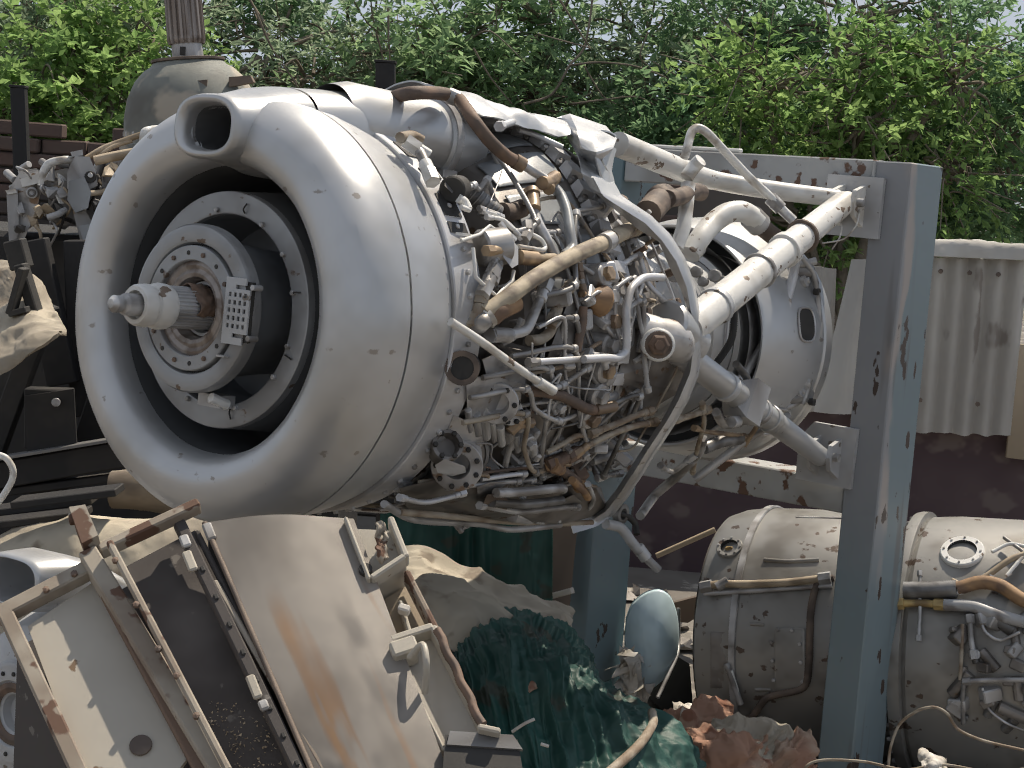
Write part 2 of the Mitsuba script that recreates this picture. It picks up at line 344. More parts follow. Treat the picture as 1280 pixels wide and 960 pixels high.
def corrugated(tl, tr, br, bl, Y, waves, amp, curl=0.0, seed=0, bot=0.0):
    n, m = waves * 12 + 1, 30
    u, v = np.linspace(0, 1, n)[None, :], np.linspace(0, 1, m)[:, None]
    c = [at(*q, Y) for q in (tl, tr, br, bl)]
    S = ((1 - u) * (1 - v))[..., None] * c[0] + (u * (1 - v))[..., None] * c[1] + (u * v)[..., None] * c[2] + ((1 - u) * v)[..., None] * c[3]
    S[..., 1] += amp * np.cos(u * waves * 2 * np.pi) + curl * (1 - v) ** 2 * (1 - u) + .012 * (meshkit.fbm(S * 2, 3, seed) - .5)
    S[..., 2] += (bot * (meshkit.fbm(np.stack([u[0] * waves * .8, u[0] * 0, u[0] * 0 + seed], -1), 4) - .5))[None, :] * (v ** 6) * 1
    S[0, :, 2] += .004 * (meshkit.noise(np.stack([u[0] * waves * 3, u[0] * 0, u[0] * 0], -1), seed) - .5)
    g = np.gradient(S, axis=1); N = np.stack([g[..., 1], -g[..., 0], 0 * g[..., 0]], -1); N /= np.linalg.norm(N, axis=-1, keepdims=True)
    i, j = np.meshgrid(np.arange(m - 1), np.arange(n - 1), indexing='ij')
    q = np.stack([i * n + j, i * n + j + 1, (i + 1) * n + j + 1, (i + 1) * n + j], -1).reshape(-1, 4)
    A, B = (S + N * .004).reshape(-1, 3), (S - N * .004).reshape(-1, 3); M = len(A)
    e = np.concatenate([np.arange(n), np.arange(1, m) * n + n - 1, (m - 1) * n + np.arange(n - 2, -1, -1), np.arange(m - 2, 0, -1) * n]); e2 = np.roll(e, -1)
    return np.vstack([A, B]), np.vstack([q, q[:, ::-1] + M, np.stack([e, e + M, e2 + M, e2], 1)])
solo('corrugated_sheet', corrugated((1086, 318), (1287, 326), (1264, 545), (1070, 536), 7.62, 8, .022, 0, 1, .05), 'cement', 'wide grey corrugated cement sheet on the maroon wall right of the blue post', 'corrugated sheet', 40)
solo('corrugated_sheet', corrugated((1072, 326), (1102, 322), (1078, 522), (1018, 512), 7.5, 1, .03, .10, 5, .05), 'cement', 'narrow curled corrugated sheet standing between the exhaust and the blue post', 'corrugated sheet', 40)
solo('corrugated_sheet', corrugated((1014, 332), (1046, 336), (1040, 505), (1003, 520), 7.66, 1, .02, 0, 8, .04), 'cement', 'weathered corrugated sheet half hidden behind the exhaust rim', 'corrugated sheet', 40)
for x, y in ((1140, 338), (1176, 339), (1212, 341), (1248, 343), (1150, 500), (1222, 505)): part('corrugated_sheet', 'screw', cyl(at(x, y, 7.585), at(x, y, 7.565), .012, n=8), 'brown')
ridge = [at(x, y, 7.55) for x, y in ((1150, 302), (1190, 303), (1235, 305), (1300, 310))]
solo('ridge_cap', merge([sheet([[q + np.array([0, .10, -.05]), q + np.array([0, .0, .0]), q + np.array([0, -.04, -.075])] for q in [at(x, y, 7.6) for x, y in ((1140, 299), (1185, 301), (1230, 303), (1300, 306))]], .012, 40, 14, .02, 9, 3)]), 'cement', 'broken grey ridge cap lying along the top of the corrugated sheets', 'ridge cap', 40)
solo('clay_panel', plate([at(x, y, 7.64) for x, y in ((1272, 430), (1330, 436), (1320, 580), (1258, 572))], (0, .02, 0)), 'tan', 'tan board standing on the wall at the right edge', 'board')

# --- black steel fence posts
for q, w, Y, lab in (((14, 33, 111, 108, 33, 28, 290), 0, 7.4, 'tall black steel post in front of the brick wall at left'), ((469, 495, 79, 78, 494, 470, 300), 0, 7.6, 'black steel post rising behind the silver intake')):
    x0, x1, y0, y1, x2, x3, yb = q
    t0, t1, b0 = at(x0, y0, Y), at(x1, y1, Y), at((x2 + x3) / 2, yb, Y)
    c = (t0 + t1) / 2; wd = np.linalg.norm(t1 - t0); foot = c + (b0 - c) * ((c[2] + .05) / (c[2] - b0[2])); 
    o = thing('steel_post', lab, 'post')
    part(o, 'shaft', bar(foot, c, wd * .92, wd * .8, (0, 1, 0)), 'dark_steel')
    part(o, 'cap_plate', box(c + np.array([0, 0, .004]), (wd * 1.02, wd * .9, .012)), 'dark_steel')

# --- trees
def leaves(centres, dirs, size, cols, per, rg_, droop=.3, narrow=.42, twig=.34):
    n = len(centres); m = n * per
    C0 = np.repeat(centres, per, 0); D = np.repeat(dirs, per, 0)
    t = rg_.uniform(0, 1, (m, 1)); side = rg_.choice([-1, 1], (m, 1))
    base = C0 + D * (t * twig) + np.array([0, 0, -1]) * (t ** 2) * droop * twig
    X = np.cross(D, rg_.normal(0, .45, (m, 3)) + [0, 0, 1]); X /= np.linalg.norm(X, axis=1, keepdims=True)
    ax = X * side * .85 + D * .6 + rg_.normal(0, .3, (m, 3)) + [0, 0, -.15]; ax /= np.linalg.norm(ax, axis=1, keepdims=True)
    nn = rg_.normal(0, .5, (m, 3)) + [0, 0, 1]; wv = np.cross(ax, nn); wv /= np.linalg.norm(wv, axis=1, keepdims=True); nn = np.cross(wv, ax)
    L = size * rg_.uniform(.6, 1.25, (m, 1))
    v = np.stack([base, base + ax * L * .45 + wv * L * narrow * .5 + nn * L * .07, base + ax * L + nn * -L * .06, base + ax * L * .45 - wv * L * narrow * .5 + nn * L * .07], 1)
    k = np.arange(m)[:, None] * 4
    f = np.concatenate([k + [0, 1, 2], k + [0, 2, 3]], 0)
    cc = np.repeat(cols, per, 0) * rg_.uniform(.75, 1.3, (m, 1))
    return v.reshape(-1, 3), f, np.repeat(cc, 4, 0)

def tree(name, label, base, lobes, size, per, greens, seed, group, narrow=.42, dens=1.0, trunk_r=.06, droop=.3, twig=.34):
    """lobes: (centre, radii, twigs) ; a trunk with a limb to each lobe, twigs spread through the lobes in clumps"""
    g = np.random.default_rng(seed); o = thing(name, label, 'tree', group)
    base = np.asarray(base, float); mid = np.mean([np.array(c) for c, _, _ in lobes], 0)
    fork = base + (mid - base) * .45; fork[2] = base[2] + .45 * (mid[2] - base[2])
    part(o, 'trunk', tube([base - [0, 0, .1], base + (fork - base) * .5 + g.normal(0, .04, 3), fork], [trunk_r * 1.25, trunk_r, trunk_r * .8], 9), 'bark', True)
    cs, ds, cl = [], [], []
    for c, rad, n in lobes:
        c, rad = np.asarray(c, float), np.asarray(rad, float)
        tip = c + rad * g.uniform(-.2, .3, 3)
        part(o, 'limb', tube([fork, fork + (c - fork) * .5 + g.normal(0, .10, 3), c, tip + g.normal(0, .05, 3)], [trunk_r * .75, trunk_r * .5, trunk_r * .25, .006], 7), 'bark', True)
        n = int(n * dens); d = g.normal(0, 1, (n * 3, 3)); d /= np.linalg.norm(d, axis=1, keepdims=True)
        p = c + d * rad * (g.uniform(.15, 1, (n * 3, 1)) ** .5)
        keep = meshkit.fbm(p * 1.9, 3, seed) + g.normal(0, .05, n * 3) > np.quantile(meshkit.fbm(p * 1.9, 3, seed), .45)
        p, d = p[keep][:n], d[keep][:n]
        cs.append(p); dd = d * .6 + g.normal(0, .5, d.shape) + [0, 0, .05]; ds.append(dd / np.linalg.norm(dd, axis=1, keepdims=True))
        w = g.uniform(0, 1, (len(p), 1)) * .55 + .45 * np.clip((meshkit.fbm(p * 1.1, 3, seed + 9)[:, None] - .3) * 2.5, 0, 1)
        cl.append(np.array(greens[0]) * (1 - w) + np.array(greens[1]) * w)
        tw = []
        for k in g.choice(len(p), min(26, len(p)), False):
            tw.append(tube([c + (p[k] - c) * .25, c + (p[k] - c) * .65 + g.normal(0, .05, 3), p[k], p[k] + ds[-1][k] * twig], [.014, .009, .006, .003], 5, 4))
        part(o, 'twigs', merge(tw), 'bark', True, kind='stuff')
    v, f, c = leaves(np.vstack(cs), np.vstack(ds), size, np.vstack(cl), per, g, droop, narrow, twig)
    k = num(o + '__crown'); scene[k] = mikit.ply((v, f), 'leaf', smooth=False, color=c); labels[k] = {'kind': 'stuff'}
    return o
def px(x, y, Y, rx, ry, rz, n): return (at(x, y, Y), (rx, ry, rz), n)
BRIGHT, MID, DARK, GREY = ((.155, .28, .095), (.33, .46, .17)), ((.16, .28, .145), (.30, .42, .22)), ((.12, .225, .125), (.23, .35, .18)), ((.21, .30, .205), (.35, .43, .29))
G = 'trees behind the wall'
tree('leafy_tree', 'bright green broad leaved bush at the left edge behind the brick wall', (-3.1, 9.9, 0), [px(60, 120, 9.9, .75, .6, .45, 230), px(150, 95, 10.1, .55, .5, .5, 170), px(10, 160, 9.7, .5, .4, .3, 130), px(120, 160, 9.8, .5, .4, .25, 140)], .07, 16, BRIGHT, 1, G, .62)
tree('feathery_tree', 'pale green fine leaved tree filling the top left corner', (-3.9, 10.7, 0), [px(40, 40, 10.7, .8, .6, .55, 330), px(-60, 90, 10.8, .7, .6, .6, 150), px(150, 10, 10.9, .6, .5, .5, 170)], .06, 22, GREY, 2, G, .38, twig=.40)
tree('leafy_tree', 'dark shaded tree behind the dome at left', (-1.9, 11.8, 0), [px(250, 60, 11.8, 1.0, .7, .8, 330), px(130, 60, 12.2, 1.0, .7, .8, 250), px(20, 100, 12.4, 1.0, .7, .8, 200)], .10, 12, DARK, 3, G, .5)
tree('feathery_tree', 'grey green tree with thin hanging leaves above the silver intake', (-1.0, 11.2, 0), [px(345, 60, 11.2, .6, .6, .6, 190), px(440, 70, 11.4, .7, .6, .55, 190), px(390, 100, 11.0, .7, .5, .3, 140)], .085, 14, GREY, 4, G, .28, droop=.7)
tree('thin_tree', 'slender tree with bare pale branches above the middle of the engine', (.1, 11.0, 0), [px(560, 70, 11.0, .8, .6, .6, 210), px(640, 110, 11.2, .8, .6, .35, 170), px(690, 40, 11.3, .7, .6, .6, 170), px(520, 110, 11.1, .6, .5, .25, 90)], .095, 13, MID, 5, G, .40, droop=.5)
tree('feathery_tree', 'olive green tree with narrow drooping leaves right of the bare branches', (1.0, 11.4, 0), [px(800, 60, 11.4, .8, .6, .75, 250), px(860, 110, 11.2, .6, .5, .45, 170), px(760, 130, 11.5, .6, .5, .3, 110)], .11, 12, GREY, 6, G, .22, droop=.8)
tree('leafy_tree', 'dark dense tree filling the top right corner', (2.6, 10.6, 0), [px(1180, 60, 10.6, 1.1, .7, .8, 480), px(1240, 190, 10.4, .8, .6, .6, 320), px(1060, 30, 10.9, .9, .6, .6, 330), px(960, 60, 11.2, .8, .6, .7, 260)], .07, 16, DARK, 7, G, .45)
tree('leafy_tree', 'sunlit bush with bright leaves hanging over the rusty beam', (1.9, 9.5, 0), [px(960, 110, 9.6, .42, .4, .22, 90), px(1080, 160, 9.5, .45, .4, .26, 130), px(1040, 90, 9.7, .5, .4, .25, 100), px(1010, 280, 9.6, .5, .4, .35, 150), px(1180, 215, 9.5, .25, .3, .15, 40), px(1190, 100, 9.6, .4, .3, .25, 60)], .07, 14, BRIGHT, 8, G, .5)
tree('leafy_tree', 'shaded tree standing behind the exhaust and the wall', (1.4, 10.4, 0), [px(950, 200, 10.4, .9, .6, .6, 380), px(1060, 290, 10.3, .8, .6, .5, 280), px(850, 190, 10.6, .7, .5, .4, 200), px(1170, 260, 10.3, .7, .5, .45, 240)], .085, 12, DARK, 9, G, .45)
for k, (x, n) in enumerate(((-80, 0), (180, 0), (420, 0), (640, 0), (860, 0), (1090, 0), (1330, 0))):
    tree('far_tree', 'tree of the dark row far behind, seen through the gaps of the nearer crowns', at(x, 300, 15) * [1, 1, 0], [px(x, 215, 15, 1.3, .8, .6, 240), px(x + 90, 230, 15.4, 1.2, .8, .6, 200), px(x - 60, (120, 130, 230, 230, 200, 120, 120)[k], 15.2, 1.0, .8, .6, 160)], .13, 10, DARK, 20 + k, 'far row of trees', .5, twig=.5)
# bare pale branches of the thin tree
tt = 'thin_tree'
for Q, r in (([(655, 130), (690, 118), (712, 82), (730, 60), (738, 20), (742, -20)], .016), ([(712, 82), (745, 78), (790, 82), (830, 96), (880, 125)], .013), ([(738, 60), (700, 50), (672, 42)], .009),
             ([(715, 130), (760, 124), (800, 122), (836, 146), (850, 170)], .012), ([(730, 82), (752, 118), (770, 130)], .010), ([(700, 0), (722, 36), (738, 60)], .012), ([(592, 60), (612, 95), (640, 130)], .012), ([(470, 40), (476, 62), (480, 80)], .011), ([(810, 40), (800, 70), (812, 84)], .01), ([(485, 10), (486, 50), (488, 82)], .012), ([(318, 10), (340, 60), (370, 104)], .014), ([(88, 90), (90, 130), (90, 175)], .02)):
    part(tt, 'branch', tube([at(x, y, 10.35 + .03 * i) for i, (x, y) in enumerate(Q)], [r * .6, r * .4], 7), 'bark', True)
# ================================================================ the steel stand
AH = np.array([math.sin(YAW), math.cos(YAW), 0]); UZ = np.array([0, 0, 1.0]); OXY = EO * [1, 1, 0]
def fr(l, d, z): return OXY + AH * (2.1 + d) + EL * l + UZ * z
st = thing('engine_stand', 'tall blue grey steel frame carrying the silver engine', 'stand')
def fbox(l0, l1, d0, d1, z0, z1, bev=.004): return box(fr((l0 + l1) / 2, (d0 + d1) / 2, (z0 + z1) / 2), (l1 - l0, d1 - d0, z1 - z0), EL, AH, bev)
part(st, 'post', fbox(.452, .565, 0, .25, -.1, 1.952), 'post_paint', label='near post with silver overspray on the side that faces the engine')
part(st, 'post', fbox(-.535, -.43, 0, .25, -.1, 1.97), 'blue_paint')
part(st, 'beam', fbox(-.428, .45, .012, .13, 1.845, 1.955), 'beam_paint', label='rusty pale grey upper beam')
part(st, 'beam', fbox(-.428, .45, .010, .13, .885, .985), 'beam_paint')
part(st, 'foot_plate', fbox(.40, .62, -.06, .31, -.02, .015), 'dark_steel'); part(st, 'foot_plate', fbox(-.59, -.38, -.06, .31, -.02, .015), 'dark_steel')
part(st, 'angle_strip', fbox(-.40, -.02, .03, .06, 1.956, 1.97), 'white_paint')
def lug_plate(pts, th=.018):
    return plate([fr(l, -.003, z) for l, z in pts], -AH * th)
for pts, zc, lab in (([(.312, 1.725), (.492, 1.722), (.494, 1.902), (.315, 1.905)], 1.815, 'upper grey mounting plate'), ([(.30, .972), (.482, .968), (.487, 1.152), (.345, 1.155), (.30, 1.10)], 1.055, 'lower grey mounting plate')):
    p = part(st, 'mounting_plate', lug_plate(pts), 'grey_paint', label=lab)
    for l in (.362, .428):
        q = [fr(l, -.021, zc - .062), fr(l, -.021, zc + .062), fr(l, -.085, zc + .045), fr(l, -.10, zc + .01), fr(l, -.085, zc - .03)]
        part(p, 'lug', plate(q, EL * .014), 'white_paint' if zc > 1.5 else 'grey_paint')
    part(p, 'pin', cyl(fr(.345, -.07, zc + .01), fr(.46, -.07, zc + .01), .013, n=14), 'dull', True)
for pts in ([(1046, 262), (1052, 280), (1050, 296), (1040, 312)], [(1075, 262), (1070, 282), (1056, 298), (1042, 302), (1028, 304)]):
    part(st, 'lock_wire', tube([onp(x, y, fr(0, -.06 - .02 * i, 0), AH) for i, (x, y) in enumerate(pts)], .0025, 5), 'white', True)
part(st, 'weld_bead', tube([fr(.4525, -.002, z) for z in np.linspace(1.84, 1.95, 9)], .006, 6, 2), 'beam_paint', True)

# ================================================================ the engine on the stand
en = thing('aircraft_engine', 'large silver turboprop engine with round intake held up on the steel stand', 'aircraft engine')
dent = lambda s, r, A: .0055 * (meshkit.fbm(np.stack([np.cos(A) * 3, np.sin(A) * 3, A * 0 + s * 9], -1), 3, 2) - .5)
_v, _f = lathe([(0.0, .435), (-.002, .45), (-.03, .4495), (-.055, .446), (-.08, .437), (-.10, .424), (-.117, .406), (-.129, .386), (-.135, .362), (-.133, .340), (-.123, .322), (-.107, .309), (-.085, .302), (-.06, .2995)], n=320, fn=dent)
_c = _v[_f].mean(1) - EO; _c = np.stack([_c @ EL, _c @ EN], 1)       # the scoop's throat passes through the lip
part(en, 'intake_cowl', (_v, _f[(np.abs(_c[:, 0] / .0668) ** 2.7 + np.abs((_c[:, 1] - .367) / .0462) ** 2.7) > 1]), 'silver_paint', True)
part(en, 'intake_duct', lathe([(-.0595, .2993), (0, .299), (.12, .30), (.30, .31)], n=96), 'inside_shade', True)  # same wall as the lip, darkened in colour for the shade inside
part(en, 'cowl_ring', lathe([(.005, .435), (.005, .4495), (.04, .4475), (.09, .440), (.135, .431), (.155, .4265), (.157, .420)], n=160, fn=dent), 'silver_paint', True)
# scoop on top of the lip
def loft(secs, n=64, ex=4.0, inner=False):
    A = np.linspace(0, 2 * np.pi, n, endpoint=False); c, s = np.cos(A), np.sin(A); V = []
    for (sx, cl, cu, hw, hh) in secs:
        k = (np.abs(c) ** ex + np.abs(s) ** ex) ** (-1 / ex)
        V.append(EO + EA * sx + ((cl + hw * k * c)[:, None]) * EL + ((cu + hh * k * s)[:, None]) * EN)
    m = len(secs); i, j = np.meshgrid(np.arange(m - 1), np.arange(n), indexing='ij')
    return np.vstack(V), np.stack([i * n + j, i * n + (j + 1) % n, (i + 1) * n + (j + 1) % n, (i + 1) * n + j], -1).reshape(-1, 4)
sc = part(en, 'air_scoop', loft([(-.125, 0, .367, .0655, .0450), (-.145, 0, .367, .067, .046), (-.158, 0, .367, .070, .049), (-.165, 0, .367, .078, .055), (-.162, 0, .367, .088, .062), (-.15, 0, .367, .094, .066), (-.12, .002, .369, .096, .067), (-.08, .005, .372, .104, .075), (-.04, .012, .376, .118, .085), (0, .02, .376, .135, .094)], 80, 2.7), 'silver_paint', True)
part(sc, 'throat', loft([(-.126, 0, .367, .0655, .0450), (0, .01, .367, .060, .041), (.15, .02, .367, .055, .035), (.155, .02, .367, .001, .001)], 80, 2.7), 'inside_shade', True)
part(en, 'scoop_fairing', loft([(.004, .02, .376, .135, .094), (.06, .028, .378, .140, .098), (.12, .035, .380, .138, .102), (.165, .04, .382, .130, .104), (.175, .04, .382, .12, .095)], 72, 3.0), 'silver_paint', True)
# rivets along the ring and the seam
AV = np.radians(np.arange(-88, 88, 4.2))
part(en, 'rivets', bolts([pol(.143, x, .4298) for x in AV], [pol(.143, x, 1) - pol(.143, x, 0) for x in AV], .0022, .0008), 'alu', kind='stuff')
# rear flange with windows and bolts
fl = part(en, 'flange_ring', lathe([(.157, .415), (.157, .434), (.160, .436), (.25, .433), (.257, .428), (.257, .36)], n=140), 'alu', True)
for dg in (58.6, 48.5, 37.3, 30.2):
    a0 = math.radians(dg); w = .062 if dg in (58.6, 37.3) else .028
    if w:
        q = [pol(s, a0 + t, .4345) for s, t in ((.178, -w), (.236, -w), (.236, w), (.178, w))]
        part(fl, 'window', plate(q, (pol(.2, a0, 1) - pol(.2, a0, 0)) * .0035), 'black')
        part(fl, 'window_frame', tube(q + q[:1], .0016, 5, 0), 'alu', True)
AB = np.radians(np.arange(-80, 40, 6.5))
part(fl, 'bolts', bolts([pol(.206, x, .434) for x in AB], [pol(.186, x, 1) - pol(.186, x, 0) for x in AB], .0062, .006), 'dull', kind='stuff')
# hub: inner ring, gearbox nose, shaft
hub = part(en, 'hub_ring', lathe([(-.052, .246), (-.06, .2462), (-.069, .2445), (-.071, .241), (-.071, .203), (-.069, .199), (-.062, .197), (.09, .19)], n=120), 'hub_metal', 30)
part(en, 'hub_fairing', lathe([(.25, .262), (.1, .258), (-.052, .2455)], n=100), 'inside_shade', True)
AK = np.radians([15, 38, 62, 100, 140, 200, 250, 290, 325, 345])
part(hub, 'bolts', bolts([pol(-.071, x, .207) for x in AK], -EA, .006, .006), 'dull', kind='stuff')
for x in (.25, 1.35, -.35, -1.3): part(hub, 'clip', tube([pol(-.073, x, .207), pol(-.078, x + .01, .215), pol(-.074, x, .228)], .0018, 5), 'black', True)
part(en, 'hub_wall', lathe([(.09, .20), (.088, .10)], n=80), 'hub_grey', True)
part(en, 'hub_throat', lathe([(-.060, .1968), (.09, .1895)], n=80), 'hub_grey', True)
gb = part(en, 'gearbox_nose', lathe([(-.122, .168), (-.127, .1715), (-.147, .172), (-.155, .168), (-.158, .160), (-.157, .139), (-.154, .134), (-.146, .131), (-.140, .131)], n=120), 'hub_metal', 30)
part(gb, 'rear_body', lathe([(.09, .13), (.0, .135), (-.08, .143), (-.115, .150), (-.122, .168)], n=80), 'hub_grey', True)
part(gb, 'groove', lathe([(-.141, .134), (-.140, .120)], n=80), 'black', True)
br = part(gb, 'bolt_ring', lathe([(-.135, .128), (-.157, .127), (-.159, .125), (-.159, .099), (-.157, .097), (-.14, .096)], n=100), 'hub_metal', 30)
AQ = np.radians(np.arange(8, 360, 22.5))
part(br, 'holes', merge([cyl(pol(-.1585, x, .112), pol(-.1602, x, .112), .0048, n=12) for x in AQ[::2]]), 'black', True, kind='stuff')
part(br, 'bolts', bolts([pol(-.159, x, .112) for x in AQ[1::2]], -EA, .0055, .0035), 'rust', kind='stuff')
part(gb, 'seal_ring', lathe([(-.135, .097), (-.148, .096), (-.150, .088), (-.146, .080), (-.150, .072), (-.147, .064), (-.13, .060), (-.08, .056)], n=90, fn=lambda s, r, A: .002 * (meshkit.noise(np.stack([np.cos(A) * 30, np.sin(A) * 30, A * 0 + s * 300], -1)) - .5)), 'rust_grey', True)
part(gb, 'bearing', lathe([(-.09, .056), (-.12, .056), (-.122, .050), (-.10, .046)], n=60), 'steel', True)
sh = part(en, 'propeller_shaft', lathe([(-.05, .042), (-.10, .042), (-.225, .0415), (-.226, .038)], n=192, fn=lambda s, r, A: np.where(np.cos(A * 32) > 0, .0012, -.0022)), 'steel', False)
part(sh, 'collar', lathe([(-.222, .0425), (-.229, .0455), (-.245, .0465), (-.258, .043), (-.262, .040), (-.270, .040), (-.275, .043), (-.296, .041), (-.301, .037), (-.301, .029), (-.285, .027), (-.285, 0)], n=60), 'white_paint', 40)
part(sh, 'tip', lathe([(-.27, .022), (-.325, .022), (-.33, .019), (-.333, .014), (-.338, .014), (-.34, .017), (-.352, .017), (-.356, .013), (-.36, .009), (-.36, 0)], n=40), 'steel', 40)
part(sh, 'torn_seal', sheet([[pol(s, x, .046 + .004 * math.sin(7 * x + 40 * s)) for x in np.radians((100, 70, 40, 12, -15))] for s in (-.125, -.14, -.155, -.175)], .002, 24, 24, .008, 60, 4), 'rust', True)
pp = [(-.036, -.07), (.036, -.07), (.036, .07), (-.036, .07)]
from shapely.geometry import Polygon, Point, box as sbox
pl = Polygon([(-.034, -.066), (.022, -.066), (.022, -.052), (-.006, -.052), (-.006, -.044), (.034, -.044), (.034, .044), (-.006, .044), (-.006, .052), (.022, .052), (.022, .066), (-.034, .066)])
for i in range(4):
    for j in range(5): pl = pl.difference(sbox(-.024 + i * .014, -.034 + j * .0155, -.0165 + i * .014, -.0255 + j * .0155))
m = trimesh.creation.extrude_polygon(pl, .004); v = np.asarray(m.vertices)
pc = pol(-.160, math.radians(3), .139)
pfr = part(gb, 'perforated_plate', (pc + v[:, :1] * EL + v[:, 1:2] * EN - v[:, 2:] * EA, np.asarray(m.faces)), 'grey_paint')
part(gb, 'plate_backing', box(pc + EA * .008, (.064, .12, .010), EL, EN), 'black')
for z in (-.05, .05): part(gb, 'stud', cyl(pc + EL * .04 + EN * z + EA * .02, pc + EL * .04 + EN * z - EA * .006, .006, n=10), 'dull', True)
part(gb, 'relay_box', box(eng(.187, .0, .028), (.028, .09, .08), EL, EA), 'black')
part(gb, 'seal_tab', box(eng(.112, -.162, -.085), (.022, .004, .016), EL, EN), 'dull')
part(gb, 'brass_spring', tube([eng(.135 + .05 * t + .0105 * math.cos(t * 26), .02 + .0105 * math.sin(t * 26), -.115 + .032 * t) for t in np.linspace(0, 1, 60)], .004, 6, 1), 'bronze', True)
part(gb, 'rusty_fitting', cyl(eng(.128, .02, -.12), eng(.19, .02, -.082), .008, n=10), 'rust', True)
part(gb, 'drain_bracket', hull([eng(.03 + x, -.10 + y, -.185 + z) for x in (-.03, .035) for y in (-.012, .03) for z in (-.012, .014)]), 'dull')
part(gb, 'drain_valve', cyl(eng(.065, -.09, -.19), eng(.055, -.13, -.175), .011, n=12), 'white', True)
part(gb, 'seam_cable', tube([eng(.19, .06, .10), eng(.17, .04, .075), eng(.15, .03, .07)], .0025, 5), 'black', True)

# ---- the casing behind the intake
part(en, 'accessory_case', lathe([(.20, .40), (.215, .34), (.26, .31), (.34, .285), (.44, .28), (.52, .30)], n=100), 'casing', 30)
def RX(x): x = np.asarray(x); t = np.clip((x - math.radians(36)) / math.radians(44), 0, 1) * np.clip((math.radians(150) - x) / math.radians(30), 0, 1); return .058 * t * t * (3 - 2 * t)
caf = lambda s, r, A: RX(A) * float(np.interp(s, [.5, .7], [.2, 1]))
cc = part(en, 'compressor_case', lathe([(.50, .285), (.505, .36), (.52, .378), (.60, .392), (.70, .405), (.785, .416), (.79, .434), (.805, .434), (.81, .416), (.90, .408), (.905, .424), (.92, .424), (.925, .408), (1.02, .395), (1.10, .36)], n=160, fn=caf), 'casing', 30)
AS = np.radians(np.arange(-95, 124, 7.0))
for x in AS[8:]:
    part(cc, 'flange_lug', hull([pol(s, x + t, r + float(RX(x + t))) for s, t, r in ((.775, -.04, .42), (.775, .04, .42), (.778, -.03, .447), (.778, .03, .447), (.835, -.045, .415), (.835, .045, .415), (.835, -.035, .440), (.835, .035, .440))]), 'alu')
AT = AS + math.radians(3.5)
part(cc, 'bolts', bolts([pol(.788, x, .427 + float(RX(x))) for x in AT], -EA, .008, .012), 'dull', kind='stuff')
part(cc, 'rear_bolts', bolts([pol(.903, x, .416 + float(RX(x))) for x in AT], -EA, .007, .01), 'dull', kind='stuff')
part(cc, 'split_band', lathe([(.845, .418), (.85, .424), (.875, .422), (.88, .412)], n=160, fn=caf), 'alu', 30)
for dg in (78, 62, 46, 30, 14): part(cc, 'case_plate', sheet([[pol(s, math.radians(dg + t), r + .004 + float(caf(s, r, math.radians(dg + t)))) for t in (-6, -2, 2, 6)] for s, r in ((.54, .384), (.60, .394), (.68, .404), (.76, .414))], .004, 10, 10), 'slate', 40)
part(en, 'hot_section', lathe([(1.08, .34), (1.10, .30), (1.2, .27), (1.25, .25), (1.3, .262), (1.36, .268), (1.365, .28), (1.385, .28), (1.39, .262), (1.5, .25), (1.505, .262), (1.52, .262), (1.525, .245), (1.56, .245), (1.565, .258), (1.585, .258), (1.59, .245), (1.7, .25)], n=110), 'silver_paint', 30)
ex = part(en, 'exhaust_shroud', lathe([(1.735, .318), (1.728, .322), (1.726, .328), (1.732, .333), (1.82, .354), (1.95, .371), (2.03, .377), (2.035, .383), (2.075, .384), (2.08, .379), (2.08, .365), (2.0, .355), (1.92, .342)], n=140), 'silver_paint', 30)
part(ex, 'lining', lathe([(1.735, .318), (1.80, .335), (1.92, .342), (1.95, .26)], n=100), 'inside_shade', True)
part(ex, 'inner_ring', lathe([(1.70, .252), (1.705, .268), (1.72, .268), (1.725, .252), (1.92, .262)], n=100), 'silver_paint', 30)
part(en, 'tail_cone', lathe([(1.7, .30), (1.9, .24), (2.05, .16), (2.12, .05), (2.13, 0)], n=60), 'dull', True)
for dg, s0, w, h in ((12, 1.93, .085, .048), (-37, 1.92, .085, .07)):
    x0 = math.radians(dg); A = np.linspace(0, 2 * np.pi, 24, endpoint=False); k = (np.abs(np.cos(A)) ** 3 + np.abs(np.sin(A)) ** 3) ** (-1 / 3)
    def rs(s): return float(np.interp(s, [1.73, 1.82, 1.95, 2.03], [.333, .354, .371, .377]))
    q = [(s0 + h * kk * math.sin(aa) * .9, x0 + w * kk * math.cos(aa) * 1.6) for aa, kk in zip(A, k)]
    part(ex, 'cut_out', hull([pol(s, x, rs(s) + dr_) for s, x in q for dr_ in (-.003, .0025)]), 'black')
    part(ex, 'cut_out_rim', tube([pol(s, x, rs(s) + .003) for s, x in q + q[:1]], .004, 6, 2), 'alu', True)
# dark bulkhead plates and the silver fairing left of the cowling
part(en, 'firewall_plate', sheet([[pol(s, x, r) for x in np.radians((124, 112, 100, 88, 76))] for s, r in ((.54, .535), (.57, .46), (.60, .40), (.63, .36))], .004, 24, 40, .004, 12, 2), 'slate', True)
part(en, 'top_fairing', sheet([[pol(s, math.radians(x), r + .012 * math.sin(9 * s + x)) for x, r in ((124, .51), (108, .535), (92, .545), (78, .545), (68, .53))] for s in (.46, .60, .75, .90, 1.04)], .004, 60, 60, .012, 7, 3, fold=lambda u, v, S: .045 * (crease(S, 3.2, 7) - .4)), 'silver_paint', 35, label='crumpled silver fairing on top')
